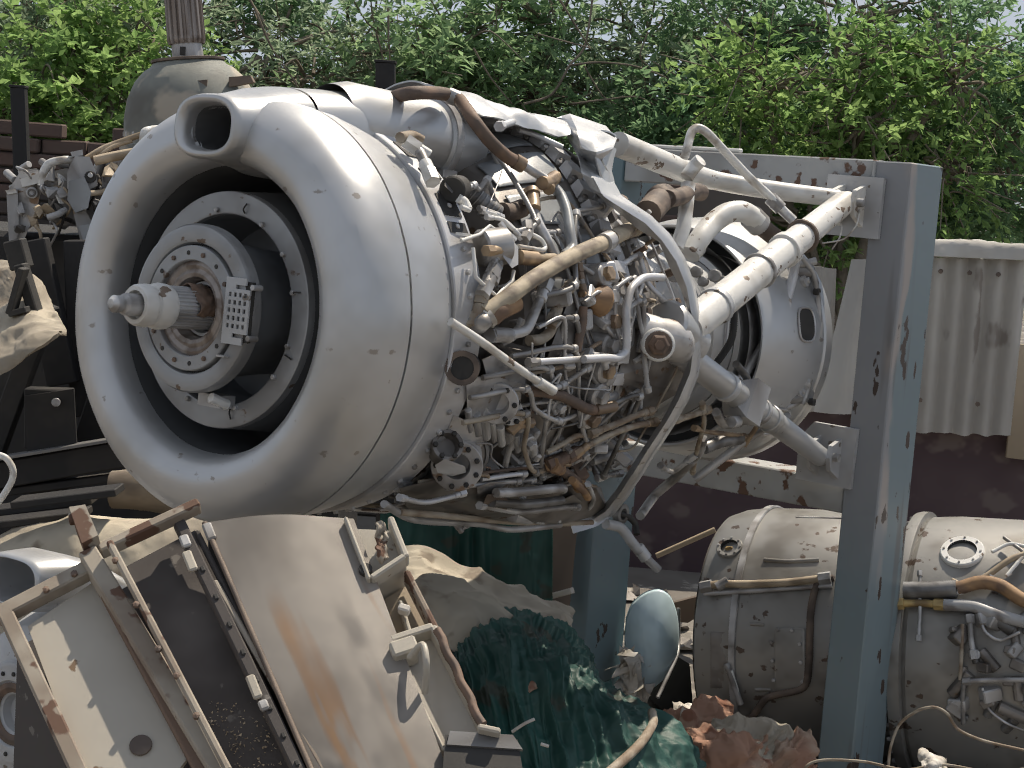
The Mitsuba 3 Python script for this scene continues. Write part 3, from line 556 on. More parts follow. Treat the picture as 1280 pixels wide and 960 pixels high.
# cowling frame: a crumpled silver band round the engine
RB = [(700, 150), (722, 178), (748, 225), (768, 248), (786, 262), (808, 276), (830, 298), (848, 325), (861, 358), (868, 395), (870, 430), (866, 466), (852, 500), (835, 530), (815, 560), (795, 592), (778, 618), (760, 640), (742, 652), (715, 660)]
g0 = [[(696, 147, .52), (712, 143, .54), (735, 150, .545), (757, 158, .53)], [(704, 160, .51), (722, 164, .55), (748, 168, .56), (771, 173, .54)], [(712, 176, .505), (728, 187, .53), (745, 192, .56), (767, 184, .565)],
      [(723, 196, .50), (733, 201, .49), (746, 206, .51), (753, 200, .535)], [(727, 216, .495), (741, 222, .515), (757, 228, .495), (765, 225, .48)], [(738, 235, .49), (752, 243, .512), (766, 246, .505), (776, 245, .485)]]
RP = np.array(RB[4:], float); RT_ = np.gradient(RP, axis=0); RT_ /= np.linalg.norm(RT_, axis=1, keepdims=True)
for i, ((x, y), t_) in enumerate(zip(RP, RT_)):
    n_ = np.array([-t_[1], t_[0]]); k_ = 1.2 + .5 * math.sin(i * 2.3) * (i < 7) ; w_ = 7.5 if i > 3 else 9
    g0.append([(x + n_[0] * w_ * a_, y + n_[1] * w_ * a_, r_) for a_, r_ in ((k_, .475), (.35, .502), (-.5, .506), (-.95, .492))])
part(en, 'cowling_frame', sheet([[E(*q) for q in r] for r in g0], .003, 141, 10, .0025, 12, 6, kv=1, ku=1), 'silver_paint', 22, label='crumpled and bent silver frame curving round the engine')
part(en, 'torn_flap', sheet([[E(748, 172, .55), E(760, 180, .545), E(770, 186, .53)], [E(744, 196, .545), E(755, 206, .52), E(764, 214, .49)], [E(750, 222, .50), E(757, 232, .49), E(770, 238, .47)]], .003, 13, 13, .003, 20, 8, kv=1, ku=1), 'silver_paint', 22)
# air duct
dO = eng(.085, 0, .418)
du = part(en, 'air_duct', lathe([(.10, .075), (.14, .087), (.40, .090), (.42, .088), (.425, .096), (.445, .096), (.45, .088), (.50, .078), (.56, .062), (.60, .05)], dO, EA, EL, n=64), 'silver_paint', 30)
part(du, 'clamp_band', lathe([(.423, .0965), (.424, .099), (.446, .099), (.447, .0965)], dO, EA, EL, n=64), 'grey', True)
part(du, 'clamp_screw', box(dO + EA * .435 + EL * .07 + EN * -.075, (.05, .016, .02), EA, EL), 'dull')
# ---------------------------------------------------------------- struts of the engine mount
def zz(ox, oy, k, *pts): return [(ox + x / k, oy + y / k) + tuple(t) for x, y, *t in pts]
def ZA(*p): return zz(540, 190, 6.4, *p)
def ZB(*p): return zz(700, 180, 6.4, *p)
def ZC(*p): return zz(560, 310, 6.4, *p)
def ZD(*p): return zz(720, 310, 6.4, *p)
def ZE(*p): return zz(500, 450, 6.4, *p)
def ZF(*p): return zz(660, 450, 6.4, *p)
def ZG(*p): return zz(540, 540, 6.4, *p)
def Z6(*p): return zz(780, 130, 3.2, *p)
def Z7(*p): return zz(780, 380, 3.2, *p)
def on(pts, r0):
    """points of the engine's surface: (x, y) at radius r0, or (x, y, r)"""
    return [E(q[0], q[1], q[2] if len(q) > 2 else r0) for q in pts]
def rad(p, px_): return px_ * (np.asarray(p) - CAM) @ FW / FOC
def pipe(name, mat, rpx, r0, pts, k=6, n=10, label=None, ends=None, parent=None):
    q = on(pts, r0); r = rad(np.mean(q, 0), rpx)
    key = part(parent or en, name, tube(q, r, n, k), mat, True, label)
    if ends:
        for a, b in ((q[0], q[1]), (q[-1], q[-2])):
            d = nrm(np.asarray(b) - a)
            part(key, 'nut', lathe([(-r * .6, 0), (-r * .6, r * 1.5), (r * 2.2, r * 1.5), (r * 2.2, r)], a, d, n=6), ends)
            part(key, 'collar', cyl(np.asarray(a) + d * r * 2.2, np.asarray(a) + d * r * 4.5, r * 1.25, n=10), ends, True)
    return key
def strut(pts3, r, mat, rings, name='strut', label=None):
    key = part(en, name, tube(pts3, r, 20, 4), mat, True, label)
    a, b = np.asarray(pts3[0]), np.asarray(pts3[-1]); d = nrm(b - a); Lh = np.linalg.norm(b - a); r = float(np.ravel(r)[0])
    for t, w, m in rings: part(key, 'sleeve', cyl(a + d * (t * Lh - w / 2), a + d * (t * Lh + w / 2), r * 1.1, n=20, bev=.002), m, 30)
    return key
PV = E(838, 424, .47)
s1a, s1b = E(858, 412, .465), fr(.40, -.075, 1.822)
k1 = strut([s1a, s1a + (s1b - s1a) * .45, s1b], [.045, .043, .036], 'white_paint', ((.16, .02, 'grey_paint'), (.42, .012, 'dull'), (.585, .03, 'white_paint'), (.70, .012, 'brown')), label='long white strut rising to the upper mounting plate')
part(k1, 'fork_end', cyl(s1b - nrm(s1b - s1a) * .02, s1b + nrm(s1b - s1a) * .035, .026, n=16), 'white_paint', 30)
s3a, s3b = E(845, 437, .46), fr(.40, -.075, 1.062)
k3 = strut([s3a, s3a + (s3b - s3a) * .5, s3b], [.036, .035, .030], 'silver_paint', ((.30, .03, 'grey_paint'), (.52, .02, 'dull'), (.60, .03, 'silver_paint')), label='lower silver strut running down to the lower mounting plate')
part(k3, 'fork_end', cyl(s3b - nrm(s3b - s3a) * .02, s3b + nrm(s3b - s3a) * .035, .022, n=16), 'dull', 30)
s2 = [pol(1.12, math.radians(62), .44), pol(1.45, math.radians(52), .46), fr(.14, -.12, 1.815), fr(.36, -.055, 1.80)]
s2 = [E(772, 180, .50), E(858, 215, .48), onp(895, 226, fr(0, -.30, 0), AH), onp(960, 237, fr(0, -.20, 0), AH), onp(1048, 248, fr(0, -.07, 0), AH)]
k2 = strut(s2, [.034, .033, .028, .028, .026], 'white_paint', (), label='white strut along the rusty upper beam')
# lower left strut under the engine and a diagonal brace
strut([E(868, 600, .46), onp(940, 545, fr(0, -.45, 0), AH), onp(985, 520, fr(0, -.3, 0), AH)], .012, 'dull', ())
br1 = [onp(x, y, fr(0, d, 0), AH) for x, y, d in ((1000, 300, -.16), (984, 372, -.22), (955, 430, -.30), (925, 476, -.40))]
part(en, 'brace', tube(br1, .0145, 14, 6), 'alu', True, label='slim diagonal brace in front of the exhaust')
br2 = [onp(x, y, fr(0, d, 0), AH) for x, y, d in ((1003, 322, -.14), (1018, 345, -.10), (1024, 400, -.08), (1014, 470, -.10), (1003, 505, -.12))]
part(en, 'brace', tube(br2, .008, 10, 6), 'dull', True)
# pivot of the mount
pv = part(en, 'mount_pivot', tube([E(800, 415, .43), E(822, 420, .46), E(842, 426, .47), E(852, 440, .46)], [.05, .045, .05, .035], 20), 'cast_metal', True)
b0 = E(823, 431, .50); bd = nrm(E(823, 431, .50) - pol(epar(b0)[0], epar(b0)[1], .30)) * .6 - EA * .8; bd = nrm(bd)
part(pv, 'boss', cyl(b0 - bd * .07, b0 + bd * .005, .040, n=24), 'white_paint', 30)
part(pv, 'nut', lathe([(0, .026), (.018, .026), (.022, .02), (.022, .012), (.034, .012), (.034, 0)], b0, bd, n=6), 'rust')
part(pv, 'washer', cyl(b0, b0 + bd * .006, .033, n=20), 'brown', True)
wc = E(852, 415, .45)
part(pv, 'socket', cyl(wc - EA * .09 + EN * .02, wc + EA * .06 - EN * .03, .062, .055, n=28), 'silver_paint', 30)
part(en, 'mount_casting', hull(on([(772, 470, .44), (812, 398, .42), (800, 372, .40), (850, 392, .44), (868, 440, .46), (850, 490, .45), (800, 520, .43)], .43) + on([(790, 470, .34), (820, 400, .32), (840, 470, .34), (800, 520, .32)], .34)), 'casing')

# ---------------------------------------------------------------- hoses and pipes
pipe('hose', 'rust', 8.5, .53, [(478, 130, .46), (497, 120, .51), (520, 116, .535), (552, 117, .54), (574, 125, .54), (592, 150, .53), (612, 176, .51), (634, 196, .49), (651, 205, .48)], n=14, label='rusty brown hose over the top')
pipe('hose_clamp', 'dull', 10.5, .54, [(560, 119), (573, 124)], k=2); pipe('hose_clamp', 'bronze', 10, .485, [(643, 201), (654, 207)], k=2)
pipe('pipe', 'steel', 6, .48, ZA((710, 85), (800, 150), (905, 215)), label='bright steel pipe below the rusty hose')
pipe('elbow_fitting', 'bronze', 9, .475, ZA((880, 250), (940, 235), (985, 200)), n=8)
pipe('elbow_fitting', 'bronze', 8, .47, ZA((935, 300), (940, 235)), k=2, n=8)
pipe('pipe', 'slate', 7, .46, ZA((965, 270), (1030, 350), (1080, 480), (1105, 650), (1120, 770), (1060, 830)), label='grey bent pipe in front of the scalloped flange')
pipe('pipe', 'steel', 6.5, .45, ZA((800, 340), (815, 460), (850, 570), (910, 680), (965, 800), (990, 850)))
pipe('rusty_fitting', 'bronze', 9, .455, ZA((795, 310), (810, 400), (815, 460)), k=3, n=8)
pipe('flange_fitting', 'bronze', 11, .455, ZA((790, 320), (800, 350)), k=2, n=16)
pipe('wrapped_hose', 'hose', 10.5, .475, [(604, 392, .45), (620, 382, .46), (640, 368), (664, 350), (690, 334), (716, 320), (740, 309), (755, 303, .46)], n=14, label='thick sand coloured wrapped hose with rusty lower end')
pipe('wrapped_hose', 'hose', 10, .44, ZB((415, 755, .45), (500, 710, .45), (590, 680, .44), (640, 660, .42)), n=14)
pipe('hose_sleeve', 'orange_hose', 12, .465, ZC((350, 560, .455), (420, 500), (540, 440)), n=14)
pipe('hose_clamp', 'white', 13, .46, ZC((310, 570, .455), (345, 545)), k=2, n=14)
pipe('hose_joint', 'dull', 11, .455, ZC((215, 640, .43), (260, 610), (310, 565)), n=12)
pipe('hose_clamp', 'dull', 12.5, .465, [(754, 304), (762, 300)], k=2, n=14)
pipe('pipe', 'dull', 6.5, .45, ZC((790, 280), (760, 360), (700, 500), (650, 620), (600, 670), (500, 690), (350, 700)), ends='steel')
pipe('union', 'steel', 10, .45, ZC((345, 695), (420, 695), (490, 700)), k=3, n=10)
pipe('pipe', 'oldpipe', 6, .43, ZC((1000, 280), (930, 360), (880, 470), (850, 540), (820, 610)), ends='oldpipe')
pipe('pipe', 'rust', 7, .43, ZC((880, 350), (900, 420), (860, 500)), n=8)
pipe('pipe', 'oldpipe', 7, .425, ZC((650, 740), (740, 730), (800, 690), (830, 640)))
pipe('rod', 'white_paint', 5.5, .475, [(563, 402, .46), (600, 426), (640, 455), (665, 472), (690, 487)], n=12, label='straight silver rod slanting down from the intake flange')
pipe('rod_end', 'white', 7, .477, [(672, 477), (691, 488)], k=2)
pipe('pipe', 'alu', 4.2, .47, ZC((650, 915), (800, 905), (960, 895), (1160, 880), (1190, 870)) , ends='steel', label='thin bright pipe running level across the casing')
pipe('pipe', 'alu', 5.2, .485, ZD((60, 890), (230, 880), (330, 880), (395, 830), (405, 740), (402, 600), (405, 480), (440, 330), (520, 250), (590, 232), (690, 235)), n=12, label='bright hooked pipe beside the mount')
pipe('pipe_clip', 'steel', 6, .48, ZD((195, 870), (250, 900)), k=2); pipe('pipe_clip', 'steel', 4.5, .48, ZD((220, 880), (240, 960)), k=2)
pipe('pipe', 'steel', 4, .44, ZD((20, 140), (45, 260), (70, 400)), ends='bronze')
pipe('pipe', 'rust', 6, .44, ZC((1080, 470), (1075, 600), (1050, 720), (1030, 830)))
part(en, 'rusty_cone', lathe([(0, .006), (.0, .036), (.006, .038), (.05, .012), (.07, .012), (.07, 0)], E(*ZD((215, 430))[0], .45), nrm(-EA * .8 - EL * .2 + EN * .15), n=24), 'orange_hose', 30)
pipe('hose', 'rust', 7, .46, ZF((0, 250, .45), (120, 255), (250, 280), (370, 335), (460, 385), (530, 400)), n=12, label='rusty hose below the slanting rod')
pipe('hose_end', 'bronze', 8, .46, ZF((530, 395), (600, 385), (685, 370)), k=3, n=8)
pipe('pipe', 'oldpipe', 4.2, .46, ZF((505, 590), (620, 545), (760, 490), (870, 440), (985, 405)), ends='oldpipe', label='upper of two tan rusty pipes by the frame')
pipe('pipe', 'oldpipe', 4.2, .465, ZF((385, 750), (470, 690), (600, 620), (720, 570), (860, 525), (1020, 495)), ends='bronze', label='lower of two tan rusty pipes by the frame')
pipe('pipe', 'oldpipe', 3.5, .45, ZF((150, 740), (280, 670), (380, 610), (450, 600)))
pipe('pipe', 'rust', 6.5, .46, ZF((170, 840), (260, 800), (380, 745)), ends='rust'); pipe('pipe', 'rust', 6.5, .465, ZF((200, 840), (280, 890), (370, 955), (420, 1010)), ends='orange_hose')
pipe('pipe', 'steel', 3.5, .46, ZF((560, 945), (650, 920), (740, 905)), ends='steel')
pipe('pipe', 'dull', 6, .43, ZF((510, 810), (600, 780), (690, 755)))
pipe('wire', 'steel', 1.3, .46, ZF((215, 185), (400, 225), (560, 235), (650, 240), (660, 190)))
pipe('wire', 'steel', 1.4, .47, ZC((675, 760), (672, 870), (672, 960)))
pipe('pipe', 'dull', 4.2, .44, ZE((945, 430), (905, 570), (870, 720), (835, 870)), label='thin upright pipe beside the pump')
pipe('elbow_fitting', 'steel', 5, .45, ZE((890, 560), (930, 520), (990, 510), (1040, 500)), ends='bronze')
pipe('elbow_fitting', 'steel', 5.5, .45, ZE((950, 400), (970, 470), (960, 560)), k=3)
# the pump at top with its small pipes (between the flange and the wrapped hose)
pu = part(en, 'fuel_pump', hull(on(ZA((560, 730), (640, 700), (690, 760), (690, 900), (640, 930), (570, 840)), .47) + on(ZA((560, 760), (650, 760), (640, 880)), .40)), 'grey')
part(pu, 'barrel', cyl(on(ZA((380, 770)), .43)[0], on(ZA((590, 750)), .455)[0], .040, n=24), 'dull', 30)
pipe('outlet', 'bronze', 9.5, .455, ZA((690, 840), (770, 850), (830, 855)), parent=pu, n=14); pipe('outlet_pipe', 'tan', 7, .45, ZA((820, 850), (900, 855), (990, 850)), parent=pu)
pipe('inlet', 'bronze', 5, .465, ZA((440, 790), (520, 785), (600, 800)), parent=pu, ends='bronze')
for q in (((520, 830), (480, 940), (460, 1010)), ((560, 840), (530, 960), (505, 1040))): pipe('pipe', 'steel', 3.5, .455, ZA(*q), ends='steel')
pipe('pipe', 'dull', 7, .45, ZC((370, 170), (340, 230), (310, 300), (280, 360)), ends='steel'); pipe('pipe', 'oldpipe', 7, .44, ZC((275, 370), (255, 450), (235, 540), (200, 620)), ends='oldpipe')
for q in (((395, 470), (530, 510), (640, 610), (730, 650)), ((440, 520), (560, 540), (640, 600), (710, 690)), ((550, 575), (600, 640), (655, 700)), ((380, 450), (480, 480), (560, 520))): pipe('pipe', 'white', 2.8, .45, ZA(*q), ends='steel')
pipe('pipe', 'white', 3, .46, ZA((790, 655), (870, 700), (905, 760), (880, 785), (780, 770), (690, 755)), label='looped white pipe above the pump')
pipe('pipe', 'steel', 5, .455, ZA((765, 580), (770, 650), (740, 700)), ends='dull')
pipe('bracket', 'white', 2.4, .455, ZA((235, 710), (380, 660), (460, 590), (560, 660)), k=1); 
pipe('bracket', 'white', 2.6, .455, ZC((200, 0), (210, 100), (220, 230), (300, 310), (385, 385), (440, 330), (515, 260), (525, 180)), k=1, label='thin angular bracket frame round the pump')
part(en, 'bracket_plate', plate(on(ZA((190, 640), (300, 590), (330, 600), (420, 590), (330, 680), (240, 720), (205, 690)), .45), EN * -.006), 'white')
part(en, 'dark_plug', cyl(on(ZA((215, 290)), .44)[0], on(ZA((160, 300)), .46)[0], .028, n=20), 'black', 30)
part(en, 'plug_body', hull(on(ZA((110, 200), (200, 180), (230, 230), (100, 270), (160, 330)), .46) + on(ZA((150, 250), (200, 300)), .38)), 'darkgrey')
pipe('ribbed_hose', 'darkgrey', 13, .40, ZA((260, 300), (350, 370), (440, 440), (520, 500)), n=14)
for i in range(7): pipe('hose_rib', 'dull', 14.2, .401, ZA((285 + i * 34, 322 + i * 27), (292 + i * 34, 328 + i * 27)), k=1, n=14)
pipe('ribbed_hose', 'brown', 12, .41, ZA((560, 480), (640, 480), (720, 450)), n=14)
pipe('thin_wire', 'steel', .9, .47, ZA((560, 150), (520, 270), (470, 390)))
pipe('valve', 'white', 6, .46, ZA((210, 370), (260, 400), (290, 460)), k=3); pipe('valve', 'white', 3.5, .462, ZA((230, 440), (300, 465)), k=3)
pipe('pipe', 'dull', 7, .47, [(510, 178), (522, 186), (532, 205), (540, 225)], ends='white'); pipe('cable_bundle', 'oldpipe', 7, .475, [(500, 172), (516, 170), (528, 176)], n=8)
# top of the engine between fairing and flange
pipe('rail', 'alu', 3.5, .50, [(648, 162), (668, 168), (690, 178), (703, 184)]); pipe('stub_pipe', 'alu', 4.5, .52, [(624, 158), (640, 153), (664, 147)], ends='alu')
# between the frame and the struts, upper right
pipe('elbow', 'brown', 17, .44, ZB((700, 560), (770, 480), (830, 420)), n=16); pipe('elbow_ring', 'brown', 19, .44, ZB((770, 420), (800, 450), (860, 500)), k=3, n=16)
pipe('elbow', 'brown', 11, .46, ZB((860, 440), (960, 420), (1060, 380), (1130, 390)), n=14)
hs = lambda pts, s: [ES(x, y, s) for x, y in pts]
def spipe(name, mat, r, pts, label=None, ends=None, n=12):
    q = [ES(x, y, s) for x, y, s in pts]; k = part(en, name, tube(q, r, n, 6), mat, True, label)
    if ends:
        for a, b in ((q[0], q[1]), (q[-1], q[-2])):
            d = nrm(b - a); part(k, 'nut', lathe([(-r * .6, 0), (-r * .6, r * 1.5), (r * 2.4, r * 1.5), (r * 2.4, r)], a, d, n=6), ends)
    return k
spipe('pipe', 'white', .0125, [(855, 198, 1.45), (858, 190, 1.45), (864, 166, 1.48), (872, 160, 1.5), (884, 166, 1.52), (905, 188, 1.58), (935, 220, 1.66), (967, 250, 1.72), (984, 268, 1.75)], 'white bent pipe standing above the strut')
spipe('hose_end', 'dull', .020, [(962, 247, 1.72), (976, 261, 1.74)]); spipe('hose_end', 'steel', .014, [(976, 261, 1.74), (992, 276, 1.76)])
spipe('valve', 'white', .019, [(858, 222, 1.40), (868, 208, 1.42), (876, 200, 1.42)]); spipe('pipe', 'white', .020, [(860, 230, 1.38), (858, 255, 1.36), (854, 285, 1.33), (845, 310, 1.3)])
spipe('exhaust_pipe', 'white_paint', .030, [(862, 318, 1.38), (875, 298, 1.42), (890, 280, 1.48), (910, 266, 1.54), (930, 265, 1.60), (946, 276, 1.66)], 'thick white bent pipe above the long strut')
spipe('pipe_joint', 'dull', .035, [(938, 270, 1.64), (950, 282, 1.68)]); spipe('pipe_joint', 'brown', .026, [(950, 282, 1.68), (968, 296, 1.74)])
spipe('pipe_seam', 'dull', .033, [(866, 312, 1.40), (869, 307, 1.41)])
spipe('cable', 'black', .010, [(915, 350, 1.5), (918, 390, 1.48), (914, 425, 1.47), (895, 455, 1.45)], 'black cable behind the long strut'); spipe('cable', 'dull', .007, [(912, 372, 1.52), (908, 410, 1.5), (906, 440, 1.49)])
for x, y, s_, r_ in ((895, 345, 1.45, .022), (880, 352, 1.42, .018), (905, 350, 1.47, .014), (872, 340, 1.4, .02), (845, 345, 1.3, .022)): part(en, 'plug', cyl(ES(x, y, s_), ES(x, y, s_) - EA * r_ * 1.6 + EL * r_ * .6, r_ * .8, n=12), 'dull', 30)
# valve brackets on the rim of the exhaust
def rimvalve(cx, cy, up):
    k = part(en, 'rim_bracket', hull([ES(cx + x, cy + y, 2.02 + z) for x, y in ((-4, -18), (12, -14), (18, 6), (14, 20), (-2, 12)) for z in (0, .02)]), 'grey')
    def t(nm, m, r, pts): part(k, nm, tube([ES(cx + x, cy + y, s) for x, y, s in pts], r, 10, 5), m, True)
    t('valve_body', 'grey', .020, [(-30, -6 * up, 1.98), (-8, -6, 1.98), (12, -10, 2.0)]); t('lever', 'alu', .010, [(-34, 14, 1.95), (-10, 6, 1.97), (6, 2, 1.98)])
    t('knob', 'dull', .018, [(-6, 6, 1.97), (2, 3, 1.97)]); t('screw', 'black', .011, [(12, 16, 2.0), (18, 17, 2.0)]); t('spring', 'dull', .012, [(-20, -12, 1.97), (0, -18, 1.98), (14, -22, 2.0)])
rimvalve(1006, 348, 1); rimvalve(1000, 486, -1)
spipe('valve_arm', 'darkgrey', .02, [(965, 498, 1.92), (985, 498, 1.95), (1000, 495, 1.98)]); spipe('valve_arm', 'dull', .022, [(982, 468, 1.94), (992, 474, 1.96), (1000, 482, 1.98)]); spipe('brace', 'dull', .012, [(966, 520, 1.92), (985, 508, 1.95), (1000, 500, 2.0)])
# small clutter near the lower strut
for q, m, r_ in (([(842, 525), (862, 520), (885, 512)], 'oldpipe', 4), ([(868, 535), (885, 540), (905, 542), (930, 545)], 'bronze', 3), ([(955, 495), (955, 512), (945, 535), (930, 555)], 'bronze', 3.2), ([(840, 600), (858, 585), (875, 565), (880, 548)], 'dull', 5), ([(800, 645), (820, 618), (850, 592), (862, 575)], 'dull', 6), ([(826, 582), (840, 590), (855, 580), (868, 570)], 'steel', 3.2), ([(880, 560), (900, 552), (925, 548)], 'darkgrey', 8), ([(895, 515), (905, 530), (925, 528)], 'dull', 6), ([(920, 455), (932, 470), (936, 480)], 'darkgrey', 5), ([(878, 505), (880, 530), (872, 560), (866, 590)], 'oldpipe', 3)):
    pipe('pipe', m, r_, .44, q, ends=m if r_ < 5 else None)
kc = part(k3, 'clamp', hull([s3a + (s3b - s3a) * t + v for t in (.38, .47) for v in (np.array([.05, 0, .05]), np.array([-.05, 0, .03]), np.array([.02, -.05, -.05]), np.array([-.03, .04, -.06]))]), 'grey')
part(kc, 'bolt', cyl(s3a + (s3b - s3a) * .42 + np.array([-.02, -.06, -.05]), s3a + (s3b - s3a) * .42 + np.array([-.04, -.09, -.05]), .016, n=12), 'dull', True)
# ---------------------------------------------------------------- castings and accessories on the near side and below
def block(name, mat, pts, r0, r1, shrink=.82, label=None):
    c = np.mean([q[:2] for q in pts], 0)
    return part(en, name, hull(on(pts, r0) + on([(c[0] + (q[0] - c[0]) * 1.05, c[1] + (q[1] - c[1]) * 1.05) for q in pts], r1)), mat, label=label)
def disc(parent, name, mat, x, y, r, R, depth, tilt, nb=8, hole=.5):
    c = E(x, y, r); d = nrm(tilt)
    k = part(parent, name, lathe([(-depth, R * .9), (-.012, R * .92), (-.012, R), (-.002, R), (0, R * .97), (0, R * hole), (-.004, R * hole * .95), (-.03, R * hole * .85), (-.03, 0)], c, d, n=40), mat, 30)
    u = nrm(np.cross(d, [0, 0, 1])); w = np.cross(u, d)
    part(k, 'bolts', bolts([c + (u * math.cos(t) + w * math.sin(t)) * R * .8 for t in np.arange(nb) * 2 * math.pi / nb], d, .006, .006), 'black', kind='stuff')
    return k
CD = nrm(-EA * .75 + EL * .55 - EN * .15)
block('gear_casting', 'cast_metal', ZE((530, 200), (620, 140), (760, 130), (980, 190), (960, 330), (880, 430), (760, 520), (640, 540), (540, 440)), .44, .33)
block('gear_casting', 'cast_metal', ZE((660, 0), (800, -60), (1000, 60), (1000, 190), (780, 180), (690, 110)), .43, .33)
block('gear_casting', 'cast_metal', ZE((430, 440), (560, 500), (680, 640), (640, 720), (480, 640), (380, 560)), .435, .34)
disc(en, 'gear_cover', 'cast_metal', 622, 505, .455, .045, .06, CD, 6, .55); disc(en, 'gear_cover', 'dull', 640, 515, .45, .030, .06, nrm(EL - EA * .3), 6, .4)
for i in range(9):
    x, y = 585 + i * 10, 512 + i * 5.2; a_, b_ = E(x, y, .44), E(x + 2, y + 26 - i, .43)
    part(en, 'stud', cyl(a_, b_, .008 + .002 * (i % 3), n=10), 'dull' if i % 2 else 'steel', 30)
part(en, 'dark_port', cyl(E(582, 458, .42), E(578, 460, .455), .032, n=24), 'black', 30); part(en, 'port_ring', lathe([(-.01, .034), (.004, .036), (.004, .024)], E(578, 460, .455), nrm(E(578, 460, .455) - E(582, 458, .42)), n=24), 'brown', True)
pl_ = disc(en, 'starter_pump', 'cast_metal', 571, 583, .47, .056, .10, CD, 9, .52)
part(pl_, 'drum', cyl(E(571, 583, .47) - CD * .10, E(571, 583, .47) - CD * .2, .062, n=30), 'casing', 30)
for i in range(8): part(pl_, 'fin', lathe([(0, .060), (.0, .066), (.006, .066), (.006, .060)], E(571, 583, .47) - CD * (.10 + .012 * i), -CD, n=30), 'darkgrey', 30)
part(pl_, 'hub_block', hull(on(ZE((280, 840), (360, 790), (520, 850), (530, 900), (420, 930), (300, 900)), .49) + on(ZE((300, 850), (480, 880)), .45)), 'grey')
disc(en, 'port_cover', 'casing', 560, 556, .46, .034, .06, nrm(-EA * .5 + EL * .6 + EN * .3), 6, .75)
block('oil_sump', 'cast_metal', ZG((360, 440), (470, 400), (600, 400), (620, 520), (600, 640), (430, 640), (370, 560)), .47, .36)
block('oil_sump', 'casing', ZG((590, 380), (740, 330), (1000, 330), (1040, 450), (700, 480), (600, 500)), .43, .33)
block('lower_case', 'casing', [(500, 610), (545, 600), (600, 625), (680, 615), (745, 610), (755, 640), (700, 655), (600, 652), (520, 645)], .46, .36)
block('hose_box', 'brown', ZG((440, 500), (560, 490), (620, 560), (600, 620), (470, 640), (400, 600)), .49, .44)
for q, m, r_, lab in (([(620, 616), (650, 615), (700, 610), (704, 612)], 'dull', 6, None), ([(600, 632), (650, 640), (700, 635), (722, 634)], 'steel', 3.6, 'bright thin pipe along the bottom'), ([(615, 628), (660, 630), (702, 625)], 'darkgrey', 6, None), ([(500, 640), (560, 645), (610, 650), (680, 655), (740, 653)], 'oldpipe', 4, None), ([(480, 630), (520, 650), (600, 655), (640, 662), (700, 656)], 'dull', 4.5, None), ([(640, 645), (665, 648), (690, 645)], 'dull', 8, None), ([(715, 600), (728, 612), (735, 622)], 'orange_hose', 5, None), ([(735, 605), (742, 625), (732, 640), (715, 645), (700, 640)], 'steel', 2.8, None), ([(500, 622), (530, 628), (560, 622), (580, 616)], 'alu', 3.5, None), ([(570, 655), (575, 662), (585, 655)], 'dull', 3, None)):
    pipe('pipe', m, r_, .49, q, label=lab, ends=m if r_ < 4 else None)
block('oil_tank', 'dull', ZG((1050, 540), (1130, 500), (1200, 560), (1180, 620), (1080, 640)), .48, .42)
for x, y, m in ((668, 646, 'dull'), (690, 648, 'cast_metal'), (735, 612, 'bronze'), (722, 590, 'rust'), (700, 575, 'bronze'), (744, 560, 'dull'), (735, 525, 'cast_metal'), (755, 470, 'dull'), (742, 505, 'cast_metal'), (705, 455, 'cast_metal'), (730, 445, 'dull'), (757, 430, 'cast_metal'), (750, 400, 'cast_metal'), (735, 370, 'dull')):
    c = E(x, y, .44); part(en, 'bracket', box(c, (.03 + .004 * (x % 5), .024 + .004 * (y % 4), .05), nrm(EA + .5 * rng.normal(0, 1, 3)), nrm(EN + .4 * rng.normal(0, 1, 3)), .004), m)
# column of cast bosses by the scalloped flange (the combustor front)
for i, (x, y) in enumerate(((752, 345), (757, 372), (760, 402), (757, 432), (752, 462), (745, 492), (735, 520))):
    c = E(x, y, .445); d = nrm(c - pol(epar(c)[0], epar(c)[1], 0))
    k = part(en, 'burner_boss', cyl(c - d * .07, c + d * .015, .038, .03, n=18), 'cast_metal', 30)
    part(k, 'cap', cyl(c + d * .01, c + d * .03, .018, n=6), 'dull' if i % 2 else 'bronze')
block('smooth_panel', 'casing', [(648, 560), (690, 430), (728, 330), (748, 330), (735, 430), (712, 520), (690, 570)], .432, .33)
rr_ = np.random.default_rng(11)
for i in range(70):   # studs and nuts over the dark rear casing
    s, ph = rr_.uniform(.86, 1.1), math.radians(rr_.uniform(-75, 70)); d = pol(s, ph, 1) - pol(s, ph, 0)
    part(en, 'stud', cyl(pol(s, ph, .38), pol(s, ph, .415 + rr_.uniform(0, .03)), rr_.uniform(.006, .013), n=8), ('dull', 'darkgrey', 'rust', 'steel')[i % 4], True)
